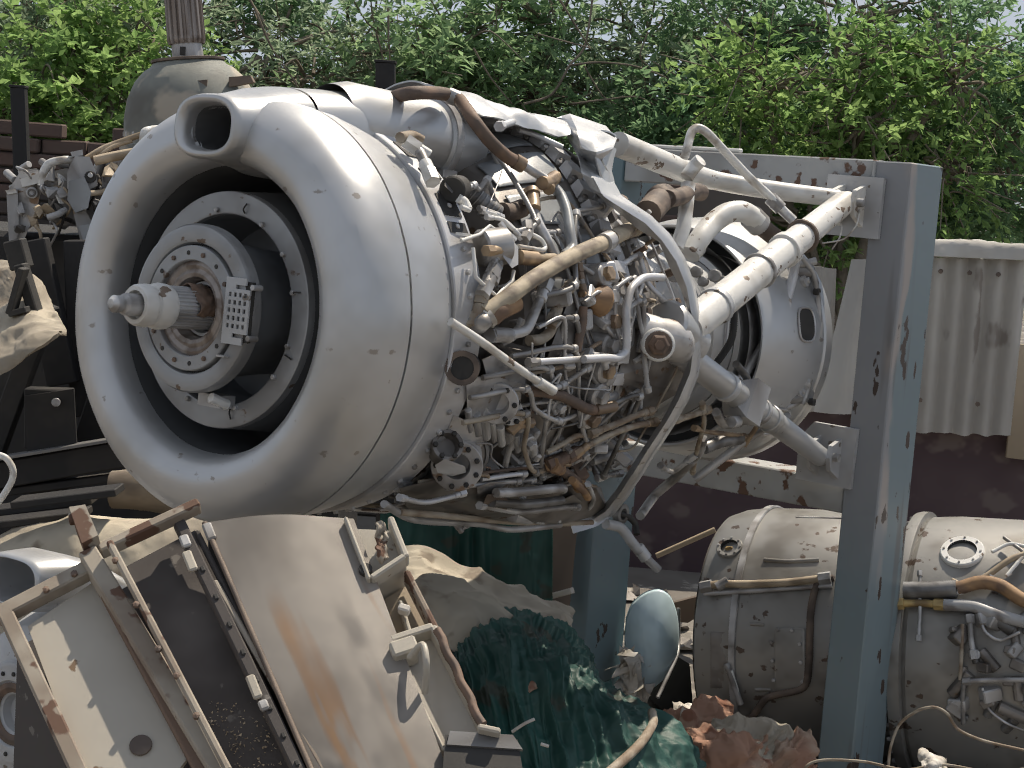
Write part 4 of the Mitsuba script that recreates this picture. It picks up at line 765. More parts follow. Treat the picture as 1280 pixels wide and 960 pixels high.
for i in range(90):   # thin lines and cables that follow the casing
    s0, s1 = sorted(rr_.uniform(.22, 1.08, 2)); p0 = rr_.uniform(-85, 45); r = rr_.uniform(.36, .44) if s1 < .5 else rr_.uniform(.42, .46); p1 = p0 + rr_.uniform(-40, 40)
    q = [pol(s0, math.radians(p0), r), pol(s0 + (s1 - s0) * .35, math.radians(p0 + 3), r + .01), pol(s0 + (s1 - s0) * .5, math.radians((p0 + p1) / 2), r), pol(s0 + (s1 - s0) * .7, math.radians(p1), r + .01), pol(s1, math.radians(p1), r - .03)]
    rp = rr_.uniform(.0022, .0068); m = ('dull', 'steel', 'oldpipe', 'alu', 'darkgrey', 'dull', 'rust', 'steel', 'grey')[i % 9]
    k = part(en, 'pipe' if rp > .005 else 'wire', tube(q, rp, 8, 5), m, True)
    if rp > .005:
        for j in (1, 3): part(k, 'clip', cyl(q[j] - nrm(q[j] - q[j - 1]) * .008, q[j] + nrm(q[j] - q[j - 1]) * .008, rp * 1.6, n=8), 'dull', True)
for i in range(52):   # brackets, plugs and small housings
    s = rr_.uniform(.24, 1.05); ph, r = math.radians(rr_.uniform(-85, 50)), (rr_.uniform(.33, .40) if s < .5 else rr_.uniform(.38, .43))
    c = pol(s, ph, r); d = pol(0, ph, 1) - pol(0, ph, 0); m = ('cast_metal', 'dull', 'alu', 'casing', 'grey', 'cast_metal')[i % 6]; w = rr_.uniform(.016, .04)
    if i % 3: part(en, 'housing', box(c, (w, w * rr_.uniform(.7, 1.6), .09), nrm(EA + .3 * rr_.normal(0, 1, 3)), np.cross(d, EA), .005), m)
    else:
        k = part(en, 'housing', cyl(c - d * .05, c + d * .03, w * .6, n=16), m, 30); part(k, 'cap', cyl(c + d * .03, c + d * .045, w * .35, n=6), 'dull')
# lowest: drain hose and its end below the frame
pipe('drain_pipe', 'grey', 6.5, .50, [(757, 655), (776, 660), (790, 678), (800, 690)], n=12); pipe('drain_pipe', 'dull', 8, .50, [(797, 684), (808, 698)], k=2, n=12); pipe('drain_pipe', 'grey', 5.5, .50, [(806, 696), (823, 712)], k=2, n=12, label='grey drain pipe hanging below the frame')
pipe('drain_hose', 'black', 4, .49, [(770, 640), (785, 646), (794, 655), (796, 668)]); part(en, 'drain_ring', lathe([(-.01, .028), (.01, .028), (.01, .016), (-.01, .016)], E(776, 642, .50), EL, n=24), 'darkgrey', 30)
# ================================================================ the scrap in front: cabinet, steel sheet, boxes
JP, JN = at(380, 652, 2.80), nrm((0, -.66, .75))
def J(x, y, h=0.0): return onp(x, y, JP, JN) + JN * h
def jbar(x0, y0, x1, y1, wpx, th, h=0.0):
    a, b = J(x0, y0, h), J(x1, y1, h); w = rad((a + b) / 2, wpx)
    return bar(a, b, w, th, JN, .003)
def jpoly(pts, th, h=0.0): return plate([J(x, y, h) for x, y in pts], JN * -th)
def skirt(pts, z0=.0, h=-.03):
    """a body under a tilted face: the outline dropped to z0"""
    top = [J(x, y, h) for x, y in pts]
    return hull(top + [np.array([p[0], p[1], z0]) for p in top])
cb = thing('metal_cabinet', 'cream metal cabinet with rusty peeling frame lying tilted at bottom left', 'cabinet')
part(cb, 'body', skirt([(8, 770), (120, 712), (240, 642), (405, 985), (250, 1000), (96, 985)], .1, -.10), 'dark_felt')
part(cb, 'panel', jpoly([(33, 778), (122, 718), (232, 945), (200, 985), (110, 985)], .01, -.012), 'cream_enamel', label='cream painted panel with a round brown patch')
part(cb, 'patch', cyl(J(175, 928, -.011), J(175, 928, -.007), .018, n=24), 'brown', True)
part(cb, 'frame_rail', jbar(-4, 772, 112, 712, 20, .03), 'rusty_frame'); part(cb, 'frame_rail', jbar(8, 770, 108, 985, 20, .03), 'rusty_frame')
part(cb, 'frame_rail', jbar(112, 700, 285, 985, 24, .05, .01), 'rusty_frame', label='thick peeling frame rail with a knob at its top end')
part(cb, 'rail_edge', jbar(142, 700, 290, 985, 9, .02, .05), 'rusty_frame'); part(cb, 'rust_strip', jbar(128, 735, 262, 985, 14, .02, -.003), 'rust')
rk = part(cb, 'knob', hull([J(x, y, h) for x, y in ((92, 655), (112, 652), (128, 690), (108, 700)) for h in (0, .05)]), 'rusty_frame'); part(rk, 'pin', cyl(J(90, 662, .03), J(104, 660, .03), .011, n=12), 'rusty_frame', True)
part(cb, 'top_rail', jbar(125, 694, 250, 636, 13, .03, .01), 'rusty_frame')
part(cb, 'inner_panel', jpoly([(148, 690), (240, 642), (400, 985), (285, 985)], .012, -.05), 'dark_felt', label='dark felt lined inner panel')
part(cb, 'inner_rail', jbar(222, 648, 385, 985, 15, .03, -.01), 'dark_felt'); part(cb, 'inner_rail', jbar(268, 725, 418, 985, 8, .012, -.004), 'rusty_frame'); part(cb, 'inner_rail', jbar(245, 660, 330, 830, 7, .015, -.012), 'dark_felt')
for t in np.linspace(.06, .9, 9): part(cb, 'slot', jbar(226 + 160 * t, 656 + 330 * t, 229 + 160 * t, 663 + 330 * t, 6, .004, .007), 'black')
for x, y, s in ((238, 705, 12), (262, 668, 10), (318, 862, 14), (232, 680, 7), (330, 885, 6)): part(cb, 'clip', jbar(x - s * .4, y - s, x + s * .4, y + s, 12, .01, .008), 'cream_enamel' if s > 10 else 'dull')
for x, y in ((150, 725), (176, 780), (203, 835), (226, 868), (250, 918), (60, 745), (95, 725)): part(cb, 'bolt', lathe([(0, .006), (.006, .006), (.008, 0)], J(x, y, .055 if x > 140 else .016), JN, n=6), 'rust')
bits = rng.uniform(0, 1, (220, 2)); part(cb, 'grit', merge([hull([J(300 + 85 * (b - .5) + 40 * (u - .2), 860 + 120 * u, -.045) + v for v in rng.normal(0, .0013, (5, 3))]) for u, b in bits]), 'tan', kind='stuff')
_ja = nrm(J(430, 960) - J(300, 650)); _jb = np.cross(JN, _ja)
def pan_fn(p, n, uv):
    u = (p.x - JP[0]) * _ja[0] + (p.y - JP[1]) * _ja[1] + (p.z - JP[2]) * _ja[2]; w = (p.x - JP[0]) * _jb[0] + (p.y - JP[1]) * _jb[1] + (p.z - JP[2]) * _jb[2]
    c = mix((.235, .215, .19), (.15, .135, .118), smoothstep(.35, .72, fbm(u * 5, w * 8, 2.0, 4)))
    c = mix(c, (.10, .092, .085), .8 * smoothstep(.54, .68, fbm(u * 4 + 7, w * 9, 5.0, 4)) * smoothstep(.12, .28, u))
    s1 = smoothstep(.53, .68, fbm(u * 1.6, w * 26 + .6 * fbm(u * 6, w * 6, 0.0, 2), 3.0, 3)) * smoothstep(.10, .22, u)
    return mix(c, mix((.25, .125, .04), (.12, .06, .03), fbm(u * 9, w * 30, 1.0, 2)), .62 * s1 * smoothstep(.3, .55, fbm(u * 7, w * 40, 8.0, 3)))
P('stained_steel', base_color=proc(pan_fn), roughness=.55, metallic=.15)
ss = thing('steel_sheet', 'large stained grey steel sheet lying below the intake with orange rust streaks', 'steel sheet')
gp = []
for t in np.linspace(0, 1, 7):
    a, b = np.array([255, 654]) * (1 - t) + np.array([398, 985]) * t, np.array([442, 648]) * (1 - t) + np.array([566, 985]) * t
    gp.append([J(*(a * (1 - u) + b * u), .012 * math.sin(u * 3.1) + .004 * math.sin(5 * t + 4 * u)) for u in np.linspace(0, 1, 6)])
part(ss, 'skin', sheet(gp, .004, 80, 50, .004, 5, 3), 'stained_steel', 40)
part(ss, 'folded_edge', tube([J(256 + (398 - 256) * t, 656 + 329 * t, .006) for t in np.linspace(0, 1, 7)], .005, 8, 4), 'brown', True)
solo('crate', skirt([(300, 720), (445, 690), (545, 985), (410, 985)], .0, -.10), 'dark_felt', 'dark crate under the stained steel sheet', 'crate')
bx = thing('equipment_box', 'broken white equipment box with torn rim beside the steel sheet, the upper one', 'equipment box')
part(bx, 'base', jpoly([(432, 652), (488, 655), (508, 700), (462, 728)], .06, -.02), 'cream_enamel')
for q in (((488, 652, 508, 702), 8), ((506, 700, 464, 728), 8), ((432, 652, 462, 730), 5)): part(bx, 'rim', jbar(*q[0], q[1], .035, .0), 'cream_enamel')
part(bx, 'port', cyl(J(457, 715, -.01), J(457, 715, .012), .012, n=16), 'black', True); part(bx, 'torn_liner', sheet([[J(470 + 14 * u, 660 + 45 * t, .012 + .01 * math.sin(9 * t + 4 * u)) for u in (0, .5, 1)] for t in np.linspace(0, 1, 5)], .004, 20, 14, .012, 60, 4), 'rusty_frame', True)
b3 = thing('equipment_box', 'open tan equipment tray between the two white boxes', 'equipment box')
part(b3, 'base', jpoly([(462, 732), (508, 704), (545, 778), (490, 800)], .05, -.07), 'tan'); part(b3, 'divider', jbar(500, 735, 512, 775, 6, .03, -.05), 'cream_enamel'); part(b3, 'clip', jbar(498, 752, 512, 756, 10, .02, -.02), 'paper'); part(b3, 'rim', jbar(508, 704, 548, 782, 8, .04, -.04), 'rusty_frame'); part(b3, 'rim', jbar(462, 735, 492, 802, 6, .04, -.04), 'rusty_frame')
b2 = thing('equipment_box', 'open white equipment box with brown seal along its rim, the lower one', 'equipment box')
part(b2, 'base', jpoly([(486, 802), (540, 784), (608, 918), (556, 935)], .06, -.03), 'paper')
for q in ((488, 800, 541, 783, 10), (541, 783, 609, 918, 9), (609, 918, 560, 938, 11), (484, 800, 556, 940, 5)): part(b2, 'rim', jbar(*q, .035, -.012), 'cream_enamel')
part(b2, 'seal', tube([J(546 + 56 * t + 1.5 * math.sin(t * 20), 797 + 118 * t, .024) for t in np.linspace(0, 1, 12)], .008, 7, 3), 'rust', True)
cn = part(b2, 'connector', box(J(505, 816, .0), (.045, .05, .03), J(541, 783) - J(488, 800), JN), 'cream_enamel')
for i in range(4): part(cn, 'socket', cyl(J(497 + 6 * (i % 2), 812 + 8 * (i // 2), .014), J(497 + 6 * (i % 2), 812 + 8 * (i // 2), .02), .005, n=10), 'black', True)
part(b2, 'handle_bar', tube([J(512, 830, .02), J(528, 826, .05), J(533, 850, .05), J(531, 866, .0)], .006, 8, 5), 'cream_enamel', True)
db = thing('dark_box', 'small dark grey box at the bottom below the white box', 'box')
part(db, 'body', hull([J(x, y, h) for x, y in ((556, 930), (646, 936), (655, 990), (552, 990)) for h in (.03, -.1)]), 'black'); part(db, 'lid', hull([J(x, y, h) for x, y in ((562, 927), (640, 932), (652, 950), (558, 944)) for h in (.035, .028)]), 'darkgrey')
part(db, 'latch', jbar(596, 928, 624, 934, 8, .02, .045), 'cream_enamel')

# the other intake behind the cabinet at the left edge
O2 = at(12, 893, 3.62); A2 = nrm(EA + np.array([-.05, 0, 0])); L2 = nrm(np.cross(A2, [0, 0, 1.0])); N2 = np.cross(L2, A2); O2 = O2 + A2 * .157
sp = thing('spare_intake', 'silver engine intake with air scoop behind the cabinet at the left edge', 'engine intake')
_k = (EO, EA, EL, EN); EO, EA, EL, EN = O2, A2, L2, N2
k = part(sp, 'air_scoop', loft([(.05, -.03, .31, .05, .03), (-.08, -.03, .31, .074, .0475), (-.155, -.03, .31, .079, .052), (-.163, -.03, .31, .085, .056), (-.15, -.03, .31, .095, .065), (-.08, -.01, .312, .108, .070), (0, .03, .30, .11, .062), (.06, .06, .28, .09, .045), (.12, .09, .26, .05, .02)], 64, 3.2), 'silver_paint', True)
part(k, 'throat', loft([(.04, -.03, .31, .052, .031), (.045, -.03, .31, .001, .001)]), 'black', True)
EO, EA, EL, EN = _k
part(sp, 'intake_cowl', lathe([(0, .36), (-.05, .355), (-.09, .33), (-.10, .30), (-.09, .27), (-.05, .25), (.1, .25)], O2, A2, L2, n=60, a0=-2.6, a1=-.6), 'silver_paint', True)
h2 = part(sp, 'hub', lathe([(.05, .26), (-.10, .20), (-.13, .15), (-.135, .125), (-.150, .12), (-.155, .11), (-.155, .08), (-.148, .075), (-.15, .06), (-.14, .045), (-.12, .04), (-.12, 0)], O2, A2, L2, n=80), 'grey_paint', 30)
part(h2, 'bolts', bolts([O2 - A2 * .155 + .096 * (math.cos(t) * L2 + math.sin(t) * N2) for t in np.arange(0, 6.28, .39)], -A2, .0055, .004), 'black', kind='stuff'); part(h2, 'seal', lathe([(-.151, .074), (-.153, .062), (-.146, .05)], O2, A2, L2, n=60), 'rust', True)
vt = part(sp, 'vent_fitting', cyl(at(38, 942, 3.45), at(62, 934, 3.40), .014, n=12), 'brass', 30); part(vt, 'nut', cyl(at(60, 935, 3.41), at(66, 933, 3.39), .018, n=6), 'brass')

# ================================================================ cloths
def psheet(name, rows, mat, label, cat, thick=.004, nu=70, nv=90, rough=.02, scale=9, seed=0, fold=None):
    return solo(name, sheet([[at(*q) for q in r] for r in rows], thick, nu, nv, rough, scale, seed, fold), mat, label, cat, 26)
psheet('canvas', [[(-30, 688, 4.5), (60, 664, 4.5), (130, 654, 4.5), (190, 650, 4.5), (260, 640, 4.5)], [(-30, 730, 4.2), (60, 690, 4.2), (130, 680, 4.2), (190, 672, 4.2), (260, 660, 4.2)], [(-30, 900, 4.1), (60, 880, 4.1), (130, 860, 4.1), (190, 800, 4.1), (260, 780, 4.1)]], 'cloth_tan', 'tan canvas spread behind the cabinet below the dark trestle', 'canvas', rough=.012, fold=lambda u, v, S: .03 * (crease(S, 4, 2) - .4))
psheet('canvas', [[(-60, 326, 5.0), (-10, 332, 4.95), (14, 330, 4.9), (34, 345, 4.85), (56, 372, 4.85)], [(-60, 400, 4.7), (-5, 392, 4.65), (28, 388, 4.6), (50, 400, 4.55), (76, 402, 4.55)], [(-60, 450, 4.5), (-5, 440, 4.45), (30, 426, 4.42), (55, 420, 4.42), (83, 416, 4.45)], [(-60, 500, 4.4), (-5, 472, 4.38), (30, 452, 4.36), (58, 437, 4.36), (82, 420, 4.42)]], 'cloth_tan', 'tan canvas folded over a pile at the left edge', 'canvas', .012, rough=.02, fold=lambda u, v, S: .04 * (crease(S, 4.5, 3) - .4))
psheet('canvas', [[(490, 698, 4.75), (530, 690, 4.7), (580, 704, 4.7), (640, 728, 4.75), (712, 770, 4.85)], [(488, 730, 4.5), (530, 728, 4.42), (585, 738, 4.4), (640, 756, 4.5), (710, 790, 4.6)], [(490, 770, 4.2), (540, 775, 4.15), (590, 772, 4.12), (640, 785, 4.3), (708, 815, 4.4)], [(490, 860, 4.1), (540, 870, 4.08), (590, 870, 4.05), (650, 870, 4.15), (700, 880, 4.3)]], 'cloth_tan', 'crumpled tan canvas heap in front of the green curtain', 'canvas', rough=.03, scale=4, seed=5, nu=120, nv=140, fold=lambda u, v, S: .09 * (crease(S, 3.6, 8) - .35))
psheet('green_curtain', [[(478, y, 5.0), (540, y + 2, 5.0), (610, y + 5, 5.05), (690, y + 10, 5.1)] for y in (640, 700, 770, 860)], 'cloth_green', 'dark green plastic curtain hanging behind the engine', 'curtain', .004, 50, 160, .008, 9, 7, fold=lambda u, v, S: .05 * (crease(S * [1, 1, .12], 9, 6) - .4) + .012 * np.sin(v * 40 + 3 * np.sin(v * 11)))
solo('board', plate([at(x, y, 5.3) for x, y in ((684, 655), (722, 655), (712, 760), (690, 760))], (0, .03, 0)), 'brown', 'brown board standing between the green curtain and the far post', 'board')
solo('plank', bar(at(690, 745, 5.2), at(716, 738, 5.15), .02, .02), 'paper', 'short pale stick lying by the foot of the brown board', 'stick')
# green plastic heap
gr_rows = []
for t, row in enumerate(([(572, 812, 4.30), (598, 790, 4.32), (632, 776, 4.35), (668, 778, 4.4), (706, 798, 4.45), (735, 830, 4.5)], [(566, 822, 4.0), (600, 806, 3.98), (640, 790, 4.0), (680, 800, 4.05), (716, 830, 4.15), (752, 868, 4.25)],
                         [(568, 850, 3.85), (608, 840, 3.82), (650, 825, 3.8), (692, 840, 3.84), (738, 872, 3.95), (800, 890, 4.1)], [(575, 905, 3.75), (620, 900, 3.72), (660, 895, 3.7), (712, 898, 3.74), (770, 905, 3.85), (838, 915, 4.05)], [(580, 990, 3.6), (630, 990, 3.58), (680, 990, 3.58), (730, 990, 3.6), (800, 990, 3.7), (868, 985, 3.95)])):
    gr_rows.append(row)
psheet('plastic_sheet', gr_rows, 'cloth_green', 'crumpled dark green plastic sheet heaped at bottom centre', 'plastic sheet', .003, 220, 240, .03, 5, 12, fold=lambda u, v, S: .04 * (crease(S * [1, 1, .5], 4.5, 12) - .35) + .03 * (crease(S * [1, 1, .55], 11, 33) - .35) + .034 * (.25 + .75 * u) * ((1 - np.abs(2 * meshkit.noise(np.stack([v * 17 + 2.2 * meshkit.fbm(S * 3, 3, 6), u * 1.6 + 0 * v, 0 * S[..., 0] + 4], -1), 5) - 1)) ** 2 - .33) + .010 * ((1 - np.abs(2 * meshkit.noise(np.stack([v * 41 + 3 * meshkit.fbm(S * 4, 3, 16), u * 3 + 0 * v, 0 * S[..., 0] + 9], -1), 8) - 1)) ** 2 - .33))
solo('strap', tube([at(x, y, z) for x, y, z in ((735, 985, 3.56), (770, 958, 3.62), (800, 930, 3.76), (816, 905, 3.9), (815, 890, 3.98))], [.012, .012], 8), 'oldpipe', 'dull strap tied across the green plastic sheet', 'strap', True)
psheet('rag', [[(655, 845, 3.78), (668, 838, 3.78), (676, 838, 3.80)], [(650, 858, 3.74), (664, 852, 3.74), (672, 850, 3.76)], [(660, 868, 3.72), (668, 862, 3.72), (672, 862, 3.74)]], 'rag', 'small brown rag on the green plastic heap', 'rag', nu=24, nv=24, rough=.006, scale=30)
for q, lab in (([(640, 915, 3.62), (655, 905, 3.62), (668, 899, 3.63)], 'thin white stick on the dark side of the green heap'), ([(676, 930, 3.58), (686, 933, 3.58)], 'short white scrap stick at the bottom of the green heap')): solo('stick', tube([at(*p) for p in q], .004, 7), 'paper', lab, 'stick', True)
def crumple(name, x, y, Y, w, h, mat, label, cat, seed, n=5):
    return solo(name, sheet([[at(x + w * (v - .5) + 4 * math.sin(seed + 7 * u + 5 * v), y + h * (u - .5) + 4 * math.cos(3 * v + seed), Y - .10 * math.sin(math.pi * u) * math.sin(math.pi * v) - .12 * (u - .5)) for v in np.linspace(0, 1, n)] for u in np.linspace(0, 1, n)], .003, 90, 90, .02, 9, seed, fold=lambda u, v, S: (.025 if mat == 'paper' else .05) * (crease(S, 9, seed) - .35) + .016 * (crease(S, 24, seed + 40) - .35) + (0 if mat == 'paper' else .022) * ((1 - np.abs(2 * meshkit.noise(np.stack([v * 9 + u * 5 + 3 * meshkit.fbm(S * 4, 3, seed), u * 2 - v + 0 * S[..., 0], 0 * S[..., 0] + seed], -1), 5) - 1)) ** 2 - .33)), mat, label, cat, 24)
crumple('paper_scrap', 570, 792, 4.25, 34, 26, 'paper', 'crumpled white paper between the tan canvas and the green plastic', 'paper', 3)
g3 = np.random.default_rng(4); sh_ = []
for i in range(46):
    c = at(787 + g3.normal(0, 8), 842 + g3.uniform(-30, 32), 5.34 + g3.uniform(-.04, .04)); a_, b_ = g3.normal(0, .016, 3), g3.normal(0, .016, 3)
    sh_.append(sheet([[c + a_ * u + b_ * v + .006 * math.sin(4 * u + 5 * v + i) for v in (-1, 0, 1)] for u in (-1, 0, 1)], .0015, 6, 6))
solo('paper_scrap', merge(sh_), 'paper', 'shredded white paper below the pale blue seat', 'paper', 30)
crumple('rag', 868, 918, 4.75, 96, 70, 'rag', 'rust coloured rag heap left of the pale one', 'rag', 6); crumple('rag', 935, 938, 4.6, 90, 66, 'cloth_tan', 'pale tan rag on the ground beside the blue post', 'rag', 9); crumple('rag', 905, 950, 4.5, 100, 60, 'rag', 'orange brown rag in front of the pale tan rag', 'rag', 15); crumple('rag', 985, 945, 4.62, 50, 46, 'rag', 'small rust coloured rag touching the foot of the blue post', 'rag', 21)
crumple('plastic_scrap', 842, 950, 4.35, 44, 44, 'cloth_green', 'small piece of green plastic right of the heap', 'plastic scrap', 12); crumple('paper_scrap', 1168, 955, 4.5, 24, 18, 'paper', 'small white paper scrap at the bottom right', 'paper', 16); crumple('paper_scrap', 862, 890, 4.9, 40, 20, 'paper', 'flat pale paper scrap behind the rust coloured rag', 'paper', 18)
# pale blue seat shell
se = thing('seat_shell', 'pale blue plastic seat shell leaning beside the far post', 'seat')
A = np.linspace(0, 2 * np.pi, 40, endpoint=False); _so = spline(np.array([(x, y, 0) for x, y in ((783, 775), (790, 757), (806, 743), (824, 738), (838, 746), (846, 765), (849, 790), (847, 815), (841, 833), (828, 850), (812, 862), (798, 868), (786, 860), (782, 830), (781, 800), (783, 775))], float), 8); _so = _so[np.linspace(0, len(_so) - 1, 41).astype(int)[:40]]
sc_ = [at(q[0], q[1], 5.42) for q in _so]
c0 = np.mean(sc_, 0); V = [c0 + (p - c0) * k + np.array([.0, -.075 * (1 - k ** 2.2) + .05 * (p[2] - c0[2]) * k, 0]) for k in (0.001, .25, .5, .75, .9, .97, 1.0) for p in sc_] + [c0 + (p - c0) * k + np.array([0, .03 - .05 * (1 - k ** 2), 0]) for k in (1.0, .9, .5, .001) for p in sc_]
i, j = np.meshgrid(np.arange(10), np.arange(40), indexing='ij')
part(se, 'shell', (np.array(V), np.stack([i * 40 + j, i * 40 + (j + 1) % 40, (i + 1) * 40 + (j + 1) % 40, (i + 1) * 40 + j], -1).reshape(-1, 4)), 'seat_blue', True)
part(se, 'leg', tube([at(848, 760, 5.5), at(848, 800, 5.48), at(845, 822, 5.42), at(822, 872, 5.3)], .007, 8), 'dull', True)
solo('rubber_bag', hull([at(x, y, Y) for x, y in ((806, 868), (820, 848), (846, 820), (862, 830), (866, 880), (830, 890)) for Y in (5.5, 5.7)]), 'black', 'black bag under the pale blue seat', 'bag')
solo('rusty_sheet', plate([at(x, y, z) for x, y, z in ((790, 772, 6.3), (820, 715, 6.5), (824, 694, 6.6), (896, 668, 6.6), (880, 740, 6.4), (862, 800, 6.2))], (0, .01, .004)), 'brown', 'rusty brown metal sheet leaning against the maroon wall', 'metal sheet')
solo('pale_stick', bar(at(820, 695, 6.45), at(894, 662, 6.45), .022, .02), 'tan', 'pale wooden stick along the top of the rusty sheet', 'stick')
solo('board', plate([at(x, y, 5.9) for x, y in ((780, 864), (800, 860), (880, 905), (860, 912))], (0, .02, .03)), 'tan', 'tan board lying on the ground in front of the barrel engine', 'board')

# ================================================================ the engine lying on the ground, right
GO = at(940, 788, 5.55); GA = nrm((math.cos(math.radians(25)), -math.sin(math.radians(25)), .10)); GU = nrm(np.array([0, 0, 1.0]) - GA * GA[2]); GL = np.cross(GU, GA)   # GL: towards the camera?
if GL @ (CAM - GO) < 0: GL = -GL
GS = 1.055
def glathe(prof, **k): return lathe([(t, r * GS) for t, r in prof], GO, GA, GL, **k)
def G2(x, y, r):
    r = r * GS
    d = nrm(ray(x, y)); w = CAM - GO; dp, wp = d - (d @ GA) * GA, w - (w @ GA) * GA
    a_, b_, c_ = dp @ dp, 2 * dp @ wp, wp @ wp - r * r; q = b_ * b_ - 4 * a_ * c_
    return CAM + d * ((-b_ - math.sqrt(q)) / (2 * a_) if q > 0 else -b_ / (2 * a_))
def gn(p): d = p - GO; return nrm(d - (d @ GA) * GA)
def gt(x, y, r=.41): return (G2(x, y, r) - GO) @ GA
ge = thing('jet_engine', 'weathered engine barrel lying on the ground behind the blue post', 'jet engine')
part(ge, 'barrel', glathe([(-.085, .20), (-.09, .36), (-.075, .385), (-.02, .405), (.055, .415), (.06, .421), (.068, .421), (.073, .415), (.2, .418), (.36, .416), (.42, .405), (.43, .39)], n=110), 'drum_skin', 30)
part(ge, 'end_plate', glathe([(-.088, .37), (-.07, .34), (-.06, 0)], n=60), 'casing', True)
part(ge, 'mid_case', glathe([(.428, .40), (.43, .385), (.50, .38), (.572, .395), (.574, .424), (.590, .428), (.612, .428), (.616, .40)], n=100), 'drum_skin', 30)
part(ge, 'rear_case', glathe([(.614, .40), (.63, .412), (.72, .418), (1.2, .415), (1.35, .36), (1.36, 0)], n=100), 'drum_skin', 30)
TB = np.arange(0, 6.28, .14); part(ge, 'flange_bolts', bolts([GO + GA * .573 + .410 * GS * (math.cos(t) * GL + math.sin(t) * GU) for t in TB], -GA, .008, .012), 'dull', kind='stuff')
part(ge, 'seam_band', glathe([(.052, .418), (.054, .424), (.074, .424), (.076, .418)], n=110), 'dull', 30)
def gport(x, y, r, R, ins):
    c = G2(x, y, r); d = gn(c); k = part(ge, 'port', lathe([(-.02, R * 1.5), (.006, R * 1.5), (.010, R * 1.42), (.010, R), (-.05, R * .9), (-.05, 0)], c, d, n=36), 'drum_skin' if ins == 'brass' else 'white_paint', 30)
    part(k, 'bore', lathe([(.0102, R * 1.0), (-.045, R * .88), (-.045, 0)], c, d, n=30), 'black', True)
    if ins == 'brass': part(k, 'plug', hull([c - d * .01 + v for v in rng.normal(0, .009, (12, 3))]), 'brass')
    u = nrm(np.cross(d, GA)); w = np.cross(u, d); part(k, 'bolts', bolts([c + d * .010 + R * 1.25 * (math.cos(t) * u + math.sin(t) * w) for t in np.arange(0, 6.2, .79)], d, .004, .004), 'dull', kind='stuff')
gport(912, 685, .41, .030, 'brass'); gport(1203, 690, .418, .046, 'none')
def gp_(name, mat, r, rr0, pts, label=None, n=12, ends=None):
    q = [G2(p[0], p[1], p[2] if len(p) > 2 else rr0) for p in pts]; k = part(ge, name, tube(q, r, n, 6), mat, True, label)
    if ends:
        for a, b in ((q[0], q[1]), (q[-1], q[-2])): part(k, 'nut', lathe([(-r * .5, 0), (-r * .5, r * 1.6), (r * 2.5, r * 1.6), (r * 2.5, r)], a, nrm(b - a), n=6), ends)
gp_('side_pipe', 'tan', .013, .435, [(878, 734), (900, 730), (935, 730), (985, 728), (1036, 722)], 'pale pipe along the side', ends='steel'); gp_('pipe_saddle', 'dull', .017, .435, [(896, 734), (910, 726)]); gp_('side_rail', 'dull', .008, .425, [(880, 742), (950, 738), (1040, 732)])
gp_('lip_line', 'dull', .004, .417, [(995, 647), (1060, 648)]); gp_('rib', 'drum_skin', .008, .417, [(955, 700), (985, 702), (1024, 700)]); gp_('rib', 'drum_skin', .006, .418, [(938, 780), (955, 781)]); gp_('rib', 'drum_skin', .006, .418, [(944, 862), (964, 862)])
part(ge, 'patch_plate', sheet([[G2(968 + 38 * u, 785 + 78 * t, .421) for u in np.linspace(0, 1, 4)] for t in np.linspace(0, 1, 5)], .004, 16, 12), 'drum_skin', True)
part(ge, 'patch_bolts', bolts([G2(x, y, .424) for x, y in ((972, 787), (990, 788), (964, 803), (1000, 805), (966, 826), (1001, 828), (967, 850), (1003, 852))], gn(G2(985, 820, .42)), .007, .005), 'dull', kind='stuff')
part(ge, 'cover_plate', sheet([[G2(888 + 24 * u, 790 + 70 * t, .41) for u in np.linspace(0, 1, 4)] for t in np.linspace(0, 1, 5)], .003, 14, 10, .006, 30, 2), 'casing', True)
gp_('strap', 'brown', .012, .425, [(1042, 722), (1022, 730), (1014, 760), (1012, 800), (1011, 830), (1004, 860), (960, 872), (940, 896), (922, 902)], 'brown hose curving down the side', n=10)
gp_('bracket', 'dull', .010, .43, [(908, 830), (916, 852), (926, 880)]); gp_('bracket', 'white', .006, .43, [(914, 838), (922, 865)])
for pts, m, r, e in (([(1130, 738), (1160, 738), (1196, 736)], 'darkgrey', .028, None), ([(1196, 736), (1225, 728), (1250, 732), (1275, 748), (1300, 760)], 'orange_hose', .022, None), ([(1118, 755), (1150, 754), (1180, 756)], 'brass', .012, 'brass'), ([(1180, 756), (1215, 758), (1240, 766), (1270, 775), (1300, 782)], 'grey', .019, None), ([(1190, 726), (1205, 732), (1230, 722), (1262, 700), (1290, 690)], 'tan', .010, None), ([(1150, 715), (1150, 760), (1148, 800)], 'dull', .006, 'dull'), ([(1212, 770), (1214, 800), (1218, 822)], 'dull', .009, 'dull'), ([(1205, 852), (1240, 850), (1290, 850)], 'dull', .008, 'dull'), ([(1205, 852), (1203, 880), (1204, 905)], 'darkgrey', .008, None), ([(1225, 772), (1232, 790), (1250, 800), (1275, 790)], 'steel', .005, None), ([(1228, 860), (1235, 885), (1260, 905), (1300, 920)], 'steel', .004, None), ([(1203, 780), (1202, 815), (1200, 850)], 'oldpipe', .006, None), ([(1240, 690), (1262, 680), (1290, 685)], 'white', .006, None), ([(1255, 672), (1280, 690)], 'dull', .006, None), ([(1258, 720), (1275, 700), (1295, 680)], 'white', .006, None)):
    gp_('pipe', m, r, .445, pts, ends=e)
g9 = np.random.default_rng(31)
